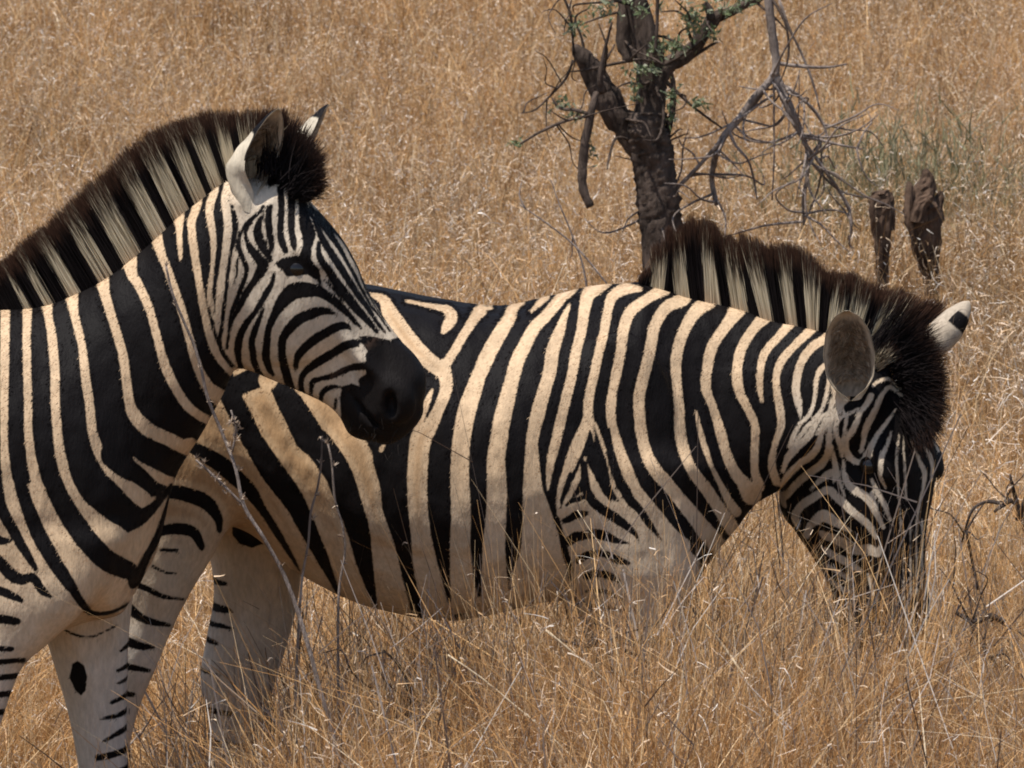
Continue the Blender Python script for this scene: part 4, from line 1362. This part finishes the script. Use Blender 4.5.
def thorn_tree():
    Y = 9.0
    g = P(664, 262, Y)
    root = tag(empty("thorn_tree", (g[0], Y, float(ground_z(g[0], Y)))), "nearly leafless dark-barked thorn tree with broken limbs and tiny green sprigs", "tree")
    r = np.random.default_rng(5)
    base = float(ground_z(g[0], Y))
    tr = [tube([(g[0] + .05, Y, base - .1, .085), (g[0] + .02, Y, base + .25, .062)] + px_path([(662, 240, 41), (659, 205, 40), (655, 175, 38), (650, 150, 42), (646, 130, 46), (646, 112, 40)], Y), 30, .17, 1, 9)]
    new_mesh("trunk", *join(tr)[:2], join(tr)[2], BARK, root)
    def branch(paths, mat=BARK, rough=.22, n=12, name="branch"):
        V, Q, T = join([tube(p, n if p[0][3] > .015 else 6, rough, i + 3) for i, p in enumerate(paths)])
        return new_mesh(name, V, Q, T, mat, root)
    A = px_path([(640, 150, 24), (628, 130, 26), (614, 112, 26), (603, 92, 26), (593, 72, 23), (584, 58, 20), (577, 50, 13), (575, 46, 5)], Y, .01)
    A2 = px_path([(603, 92, 9, -.08), (600, 78, 6, -.1), (602, 62, 4, -.1), (606, 45, 3, -.1), (612, 22, 2, -.1)], Y)
    branch([A, A2] + twigs_on(A, 7, .28, .006, r))
    B = px_path([(647, 120, 26), (650, 95, 24), (650, 70, 25), (646, 45, 27), (640, 20, 25), (634, -8, 23), (630, -40, 20), (622, -120, 14), (630, -220, 9)], Y, .01)
    B2 = px_path([(632, 60, 15), (624, 44, 14), (623, 25, 12), (624, 0, 12), (616, -40, 10), (600, -110, 6)], Y, .02)
    B3 = px_path([(655, 55, 4, -.12), (657, 25, 4, -.12), (658, -5, 4, -.12), (662, -60, 3, -.12)], Y)
    branch([B, B2, B3] + twigs_on(B, 8, .35, .006, r) + twigs_on(B2, 5, .3, .005, r))
    C = px_path([(650, 118, 24), (653, 95, 23), (657, 76, 21), (668, 65, 17), (684, 56, 16), (697, 44, 15), (706, 30, 14), (713, 19, 13), (728, 13, 10), (746, 4, 9), (766, -8, 9), (800, -40, 7), (840, -90, 5)], Y, .01)
    C2 = px_path([(711, 20, 9), (709, 10, 9), (704, 3, 7)], Y)
    C3 = px_path([(683, 62, 4), (697, 54, 4), (710, 46, 3), (718, 42, 2)], Y)
    C4 = px_path([(664, 80, 5), (675, 90, 4), (690, 104, 3), (708, 118, 3), (722, 128, 2)], Y)
    branch([C, C2, C3, C4] + twigs_on(C, 10, .3, .006, r))
    E_ = px_path([(660, 150, 5), (666, 138, 6), (670, 122, 6), (673, 105, 6), (673, 85, 5), (671, 72, 4)], Y, 0)
    branch([E_] + twigs_on(E_, 6, .25, .004, r))
    Dd = px_path([(596, 92, 6, -.1), (592, 108, 7, -.12), (588, 128, 8, -.12), (584, 150, 9, -.12), (583, 172, 9, -.12), (583, 190, 9, -.12), (590, 207, 9, -.12)], Y)
    D2 = px_path([(590, 116, 4, -.12), (577, 118, 3, -.12), (560, 123, 3, -.13), (540, 132, 2.5, -.14), (520, 144, 2, -.14)], Y)
    D3 = px_path([(588, 114, 4, -.12), (575, 110, 4, -.12), (560, 108, 3, -.12), (552, 98, 2, -.12)], Y)
    D4 = px_path([(573, 60, 3, -.1), (566, 78, 3, -.1), (550, 96, 2.5, -.1), (535, 110, 2, -.1), (522, 113, 1.5, -.1)], Y)
    D5 = px_path([(574, 55, 3, -.1), (572, 30, 3, -.1), (570, 12, 3, -.1), (560, -10, 3, -.1)], Y)
    branch([Dd, D2, D3, D4, D5] + twigs_on(D2, 5, .2, .003, r) + twigs_on(D4, 5, .2, .003, r) + twigs_on(D5, 5, .2, .003, r))
    def px_thin(pts, *k): return [(*c[:3], c[3] * .84) for c in px_path(pts, *k)]
    # the dead limb that hangs down to the right
    up = px_thin([(800, -40, 7), (785, -60, 9), (770, -40, 11), (768, -10, 12), (771, 20, 12), (774, 45, 12), (776, 62, 11), (775, 76, 11)], Y, 0)
    L = px_thin([(775, 72, 9), (769, 82, 9), (758, 94, 9), (747, 108, 9), (738, 120, 8), (727, 132, 8), (719, 146, 9), (714, 164, 8), (712, 182, 7), (717, 205, 7)], Y, .02)
    L2 = px_thin([(722, 140, 6), (706, 158, 5), (690, 175, 5), (675, 190, 4.5), (660, 206, 4), (643, 219, 4)], Y, .03)
    L3 = px_thin([(729, 131, 4), (736, 146, 4), (748, 160, 3), (754, 180, 3), (757, 200, 2)], Y, .03)
    L4 = px_thin([(773, 95, 3.5), (758, 105, 3.5), (742, 117, 3), (720, 129, 2.5), (700, 137, 2), (684, 138, 1.5)], Y, .03)
    R = px_thin([(776, 75, 10), (783, 95, 12), (791, 112, 12), (798, 128, 10), (805, 142, 7), (808, 156, 6), (807, 178, 5), (803, 200, 4), (804, 225, 3)], Y, .02)
    R2 = px_thin([(803, 142, 5), (816, 158, 5), (828, 175, 4.5), (840, 192, 4), (849, 208, 3.5), (852, 228, 2.5)], Y, .03)
    R3 = px_thin([(781, 84, 5), (793, 92, 5), (806, 102, 4.5), (817, 114, 4), (825, 128, 3), (829, 146, 2)], Y, .03)
    R4 = px_thin([(776, 63, 5), (790, 65, 4.5), (810, 67, 4), (830, 67, 3), (847, 64, 2)], Y, .03)
    R5 = px_thin([(800, 136, 4), (820, 140, 4), (840, 145, 3), (862, 149, 2)], Y, .03)
    R6 = px_thin([(774, 85, 3), (774, 120, 2.5), (774, 160, 2), (772, 200, 2)], Y, .03)
    R7 = px_thin([(779, 0, 4, .2), (790, 30, 3.5, .2), (800, 50, 3, .2), (812, 80, 3, .2), (820, 110, 2, .2)], Y)
    branch([up, L, L2, L3, L4, R, R2, R3, R4, R5, R6, R7] + twigs_on(L, 12, .32, .0045, r, -.5) + twigs_on(L2, 12, .25, .004, r, -.2) + twigs_on(R, 16, .34, .0045, r, -.6)
           + twigs_on(R2, 10, .28, .004, r, -.5) + twigs_on(R3, 9, .25, .004, r, -.4) + twigs_on(R5, 6, .2, .004, r, -.3), DEAD, .14, 10)
    # sprigs of tiny leaves
    Lv, Lq, Lc = [], [], []
    o = 0
    for u, v, ru, rv, n in ((573, 26, 9, 9, 60), (600, 12, 10, 6, 30), (693, 22, 9, 16, 150), (672, 46, 12, 6, 90), (655, 50, 8, 6, 40), (645, 70, 14, 5, 80), (636, 92, 6, 12, 50), (727, 10, 12, 5, 60), (745, 0, 10, 5, 50),
                            (714, 33, 5, 6, 40), (560, 104, 10, 6, 45), (575, 118, 8, 4, 30), (590, 150, 4, 14, 40), (700, 103, 8, 3, 40), (672, 98, 4, 12, 50), (515, 143, 6, 4, 25), (606, 5, 6, 6, 30), (640, 8, 16, 8, 40), (672, 118, 4, 6, 20), (700, -10, 30, 12, 120)):
        s = np.linalg.norm(P(513, 300, Y) - P(512, 300, Y))
        n = int(n * 1.0)
        c = np.array([P(u + r.normal(0, ru * .6), v + r.normal(0, rv * .6), Y - .1 + r.normal(0, ru * s * .5)) for _ in range(n)])
        d = nrm(r.normal(size=3))
        dirs = r.normal(size=(n, 3)); dirs /= np.linalg.norm(dirs, axis=1)[:, None]
        pal = np.array([[.15, .19, .09], [.22, .25, .14], [.30, .32, .21], [.10, .13, .06]])
        v_, q_, c_ = ribbons(c, dirs, r.normal(0, .2, (n, 3)), r.uniform(.010, .024, n), r.uniform(.006, .012, n), pick(r, n, pal, np.ones(4)), 2, 60, tipw=.4)
        Lv.append(v_); Lq.append(q_ + o); Lc.append(c_); o += len(v_)
    new_mesh("leaves", np.concatenate(Lv), np.concatenate(Lq), None, LEAF, root, False, {"tint": ('FLOAT_COLOR', np.concatenate(Lc))})
thorn_tree()

def stump(name, label, uc, Y, seed, pieces):
    g = P(uc, 255, Y); gz = float(ground_z(g[0], Y))
    root = tag(empty(name, (g[0], Y, gz)), label, "stump")
    ts = []
    for i, pc in enumerate(pieces):
        pth = px_path(pc, Y)
        if i == 0: pth = [(g[0] + .01, Y, gz - .05, pth[0][3] * 1.2)] + pth
        ts.append(tube(pth, 14, .30, seed + i, 3))
    V, Q, T = join(ts)
    new_mesh("trunk", V, Q, T, STUMP, root, False)
stump("tree_stump", "taller jagged charred stump rising from the grass at the right", 924, 10.3, 41,
      [[(930, 290, 10), (929, 262, 20), (926, 236, 28), (924, 214, 33), (922, 197, 25), (927, 181, 15), (925, 169, 5)], [(915, 238, 9, -.03), (910, 215, 12, -.03), (910, 190, 9, -.03), (908, 182, 3, -.03)],
       [(933, 226, 15, .02), (938, 205, 12, .02), (941, 191, 5, .02)], [(918, 222, 12, -.06), (921, 205, 12, -.06), (931, 196, 8, -.05)], [(934, 262, 7), (937, 284, 6), (934, 320, 5)]])
stump("tree_stump", "short brown stump beside the taller jagged one", 882, 10.1, 47,
      [[(883, 275, 12), (882, 240, 17), (882, 214, 22), (881, 199, 21), (880, 191, 15)], [(875, 222, 7, -.04), (872, 210, 7, -.04), (873, 199, 4, -.04)], [(890, 230, 8, .02), (891, 205, 7, .02), (891, 192, 3, .02)]])

def green_shrub():
    Y = 15.0
    c = P(905, 172, Y); gz = float(ground_z(c[0], Y))
    root = tag(empty("shrub", (c[0], Y, gz)), "grey-green wispy shrub growing in the grass behind the stumps", "shrub")
    r = np.random.default_rng(88)
    n = 900
    a = r.uniform(0, 6.28, n); k = np.abs(r.normal(0, .45, n))
    B = np.stack([c[0] + r.normal(0, .22, n), Y + r.normal(0, .2, n), np.full(n, gz)], 1)
    d = np.stack([np.cos(a) * k * 1.5, np.sin(a) * k, np.ones(n)], 1); d /= np.linalg.norm(d, axis=1)[:, None]
    h = r.uniform(.35, .72, n)
    pal = np.array([[.20, .19, .10], [.26, .24, .13], [.16, .155, .085], [.34, .28, .17]])
    bend = r.normal(0, .12, (n, 3))
    ps = [ribbons(B, d, bend, h, np.full(n, .007), pick(r, n, pal, np.ones(4)), 3, 89)]
    for q in range(4):
        f = r.uniform(.3, 1, n); p = B + (d * f[:, None] + bend * (f ** 2)[:, None]) * h[:, None]
        ps.append(ribbons(p, rand_dirs(r, n, .8), r.normal(0, .2, (n, 3)), r.uniform(.05, .14, n), np.full(n, .007), pick(r, n, pal, np.ones(4)), 2, 90 + q))
    V, Q, C = merge(ps)
    new_mesh("foliage", V, Q, None, LEAF, root, False, {"tint": ('FLOAT_COLOR', C)})
green_shrub()

def fallen(name, label, paths, Y, seed, ntw=6, mat=TWIG, ln=.12, cat="branch"):
    r = np.random.default_rng(seed)
    ps = [px_path(p, Y, .015, seed + i) for i, p in enumerate(paths)]
    ex = []
    for p in ps: ex += twigs_on(p, ntw, ln, .0022, r)
    V, Q, T = join([tube(p, 8, .14, seed + i) for i, p in enumerate(ps + ex)])
    o = new_mesh(name, V, Q, T, mat)
    return tag(o, label, cat)
fallen("dead_branch", "curved dark dead branch rising from the straw below the grazing zebra's belly", [[(383, 650, 2), (398, 664, 3), (408, 684, 3.5), (412, 706, 4), (411, 718, 4), (428, 732, 7), (452, 748, 8), (480, 770, 9), (520, 800, 10)], [(410, 716, 3), (398, 710, 2.5), (385, 700, 2), (372, 690, 1.5)], [(418, 722, 3), (420, 708, 2.5), (417, 698, 2)]], -.55, 61)
fallen("dead_branch", "dark forked dead branch lying in the grass at the right edge", [[(1046, 562, 13), (1028, 530, 10), (1018, 507, 6), (1012, 484, 4), (1010, 474, 2)], [(1012, 500, 5), (1002, 506, 4), (994, 512, 2.5)], [(1018, 520, 6), (1028, 494, 5), (1040, 470, 4)]], 1.2, 63, 2)
fallen("dead_branch", "grey brown bent twig lying left of the forked branch at the right", [[(962, 542, 1.8), (968, 520, 2.4), (974, 508, 3), (985, 502, 3.4), (994, 502, 4), (1000, 504, 2)], [(966, 530, 3), (972, 560, 3), (978, 590, 2.5)]], .8, 65, 2)
fallen("dead_branch", "tangle of grey twigs in the straw under the grazing zebra's foreleg", [[(560, 640, 3), (590, 646, 4), (600, 632, 4), (592, 612, 3), (582, 598, 2)], [(596, 640, 4), (630, 652, 4), (650, 664, 3)], [(600, 645, 4), (612, 672, 4), (640, 692, 3.5), (664, 704, 3)], [(540, 690, 3), (506, 700, 5), (520, 696, 6), (556, 712, 5), (590, 722, 3)]], -.6, 67, 5)
fallen("dead_branch", "grey twiggy branch in the grass at the lower right corner", [[(800, 720, 4), (840, 716, 5), (880, 722, 5), (905, 722, 4), (930, 735, 3)], [(855, 716, 3), (880, 738, 3), (900, 741, 2)], [(955, 612, 4), (975, 622, 5), (990, 616, 6), (1005, 622, 4)], [(968, 618, 3), (985, 650, 3), (1000, 668, 2.5)]], -.5, 69, 4)

fallen("dead_twig", "thin grey bare twig slanting down to the right behind the grazing zebra's back", [[(520, 205, 1), (545, 222, 1.5), (575, 246, 1.8), (604, 280, 2), (640, 330, 2)]], 3.0, 81, 1, DEAD, .1, "twig")
fallen("dead_twig", "upright thin bare twig left of the tree trunk behind the zebra's back", [[(551, 180, 1), (559, 203, 1.4), (572, 235, 1.7), (584, 270, 2), (590, 320, 2)]], 3.3, 83, 1, DEAD, .1, "twig")

def burr_plant(label, pts, Y, seed, n_burr, branches=()):
    """a dead stalk with star-shaped dry seed cups"""
    r = np.random.default_rng(seed)
    top = px_path(pts, Y, .01, seed)
    last = top[-1]
    root = tag(empty("dry_weed", (last[0], Y, 0)), label, "weed")
    g = (last[0] + .04, last[1] + .02, 0.0, last[3])
    paths = [top + [((last[0] + g[0]) / 2, (last[1] + g[1]) / 2, last[2] / 2, last[3]), g]] + [px_path(b, Y, .01, seed + 1) for b in branches]
    V, Q, T = join([tube(p, 6, .1, i) for i, p in enumerate(paths)])
    new_mesh("stem", V, Q, T, DEAD, root)
    for p in [np.asarray(top)] + [np.asarray(x) for x in paths[1:]]:
        pp = catmull(p, 6)
        for i in np.linspace(0, len(pp) - 3, n_burr).astype(int):
            c = pp[i, :3] + r.normal(0, .004, 3)
            m = 9
            ax = nrm(r.normal(0, .8, 3) + np.array([.3, -.4, .7]))
            dd = r.normal(0, .55, (m, 3)) + ax; dd /= np.linalg.norm(dd, axis=1)[:, None]
            pal = np.array([[.36, .27, .20], [.50, .40, .31], [.22, .16, .12]])
            V, Q, C = (ribbons(np.tile(c, (m, 1)), dd, r.normal(0, .1, (m, 3)), r.uniform(.006, .014, m), np.full(m, .0032), pick(r, m, pal, np.ones(3)), 2, seed + i, tipw=.25))
            new_mesh("seed_head", V, Q, None, STRAW, root, False, {"tint": ('FLOAT_COLOR', C)})
burr_plant("dead burr weed with a bent stem crossing the standing zebra's chest", [(166, 266, 2.5), (172, 292, 3), (184, 322, 3), (194, 345, 3.2), (201, 368, 3.2), (206, 392, 3.5), (213, 412, 3.5), (225, 440, 3.5), (236, 470, 3.5), (244, 506, 4), (262, 535, 4), (284, 575, 4.5), (302, 625, 5), (320, 690, 5), (338, 760, 5)], -1.02, 71, 11,
           [[(232, 452, 2.5), (236, 430, 2), (231, 410, 2)], [(244, 506, 3), (222, 484, 3), (204, 467, 2.5), (196, 460, 2)]])
burr_plant("dead weed with small star burrs standing before the grazing zebra's flank", [(322, 436, 2), (321, 465, 2.2), (317, 490, 2.5), (311, 512, 2.5), (308, 545, 2.5), (302, 580, 2.5), (298, 640, 3), (296, 720, 3)], -.62, 73, 7)
burr_plant("pale forked weed with seed cups just right of the shorter burr weed", [(328, 444, 2), (332, 465, 2.5), (335, 500, 2.5), (342, 524, 2.5), (345, 552, 2.5), (339, 590, 2.5), (338, 650, 3), (340, 740, 3)], -.55, 75, 7)

def straw_stalk(label, pts, Y, seed):
    V, Q, T = tube(px_path([(a + random.gauss(0, 1.2), b, c * .62) for a, b, c in pts], Y, .015, seed), 6, .25, seed, 2)
    m, t, b = STALKM
    return tag(new_mesh("straw_stalk", V, Q, T, m), label, "stalk")
STALKM = mat_new("pale_straw")
STALKM[2].inputs["Base Color"].default_value = (.56, .44, .29, 1)
STALKM[2].inputs["Roughness"].default_value = .6
straw_stalk("pale broken straw stalk slanting down beneath the grazing zebra's forelegs", [(546, 630, 4.5), (575, 655, 4), (605, 680, 3.5), (620, 698, 3), (628, 702, 2)], -.9, 1)
straw_stalk("long pale straw stalk slanting through the centre foreground grass", [(448, 655, 2.5), (480, 678, 3), (510, 702, 3), (545, 732, 3), (590, 775, 3)], -1.0, 2)
straw_stalk("bright straw stalk leaning right of centre near the bottom", [(706, 625, 3), (722, 645, 4.5), (745, 675, 4), (765, 715, 3.5), (785, 745, 3.5), (800, 790, 3)], -.9, 3)
straw_stalk("thin straight straw stalk lying almost level at the lower right", [(1030, 688, 2.5), (990, 694, 2), (950, 699, 2), (905, 703, 1.5)], -.8, 4)
straw_stalk("straw stalk crossing the grazing zebra's shoulder", [(577, 510, 1), (590, 530, 1.3), (604, 552, 1.5), (620, 582, 1.5), (640, 616, 1.6), (662, 654, 1.6)], -.5, 5)
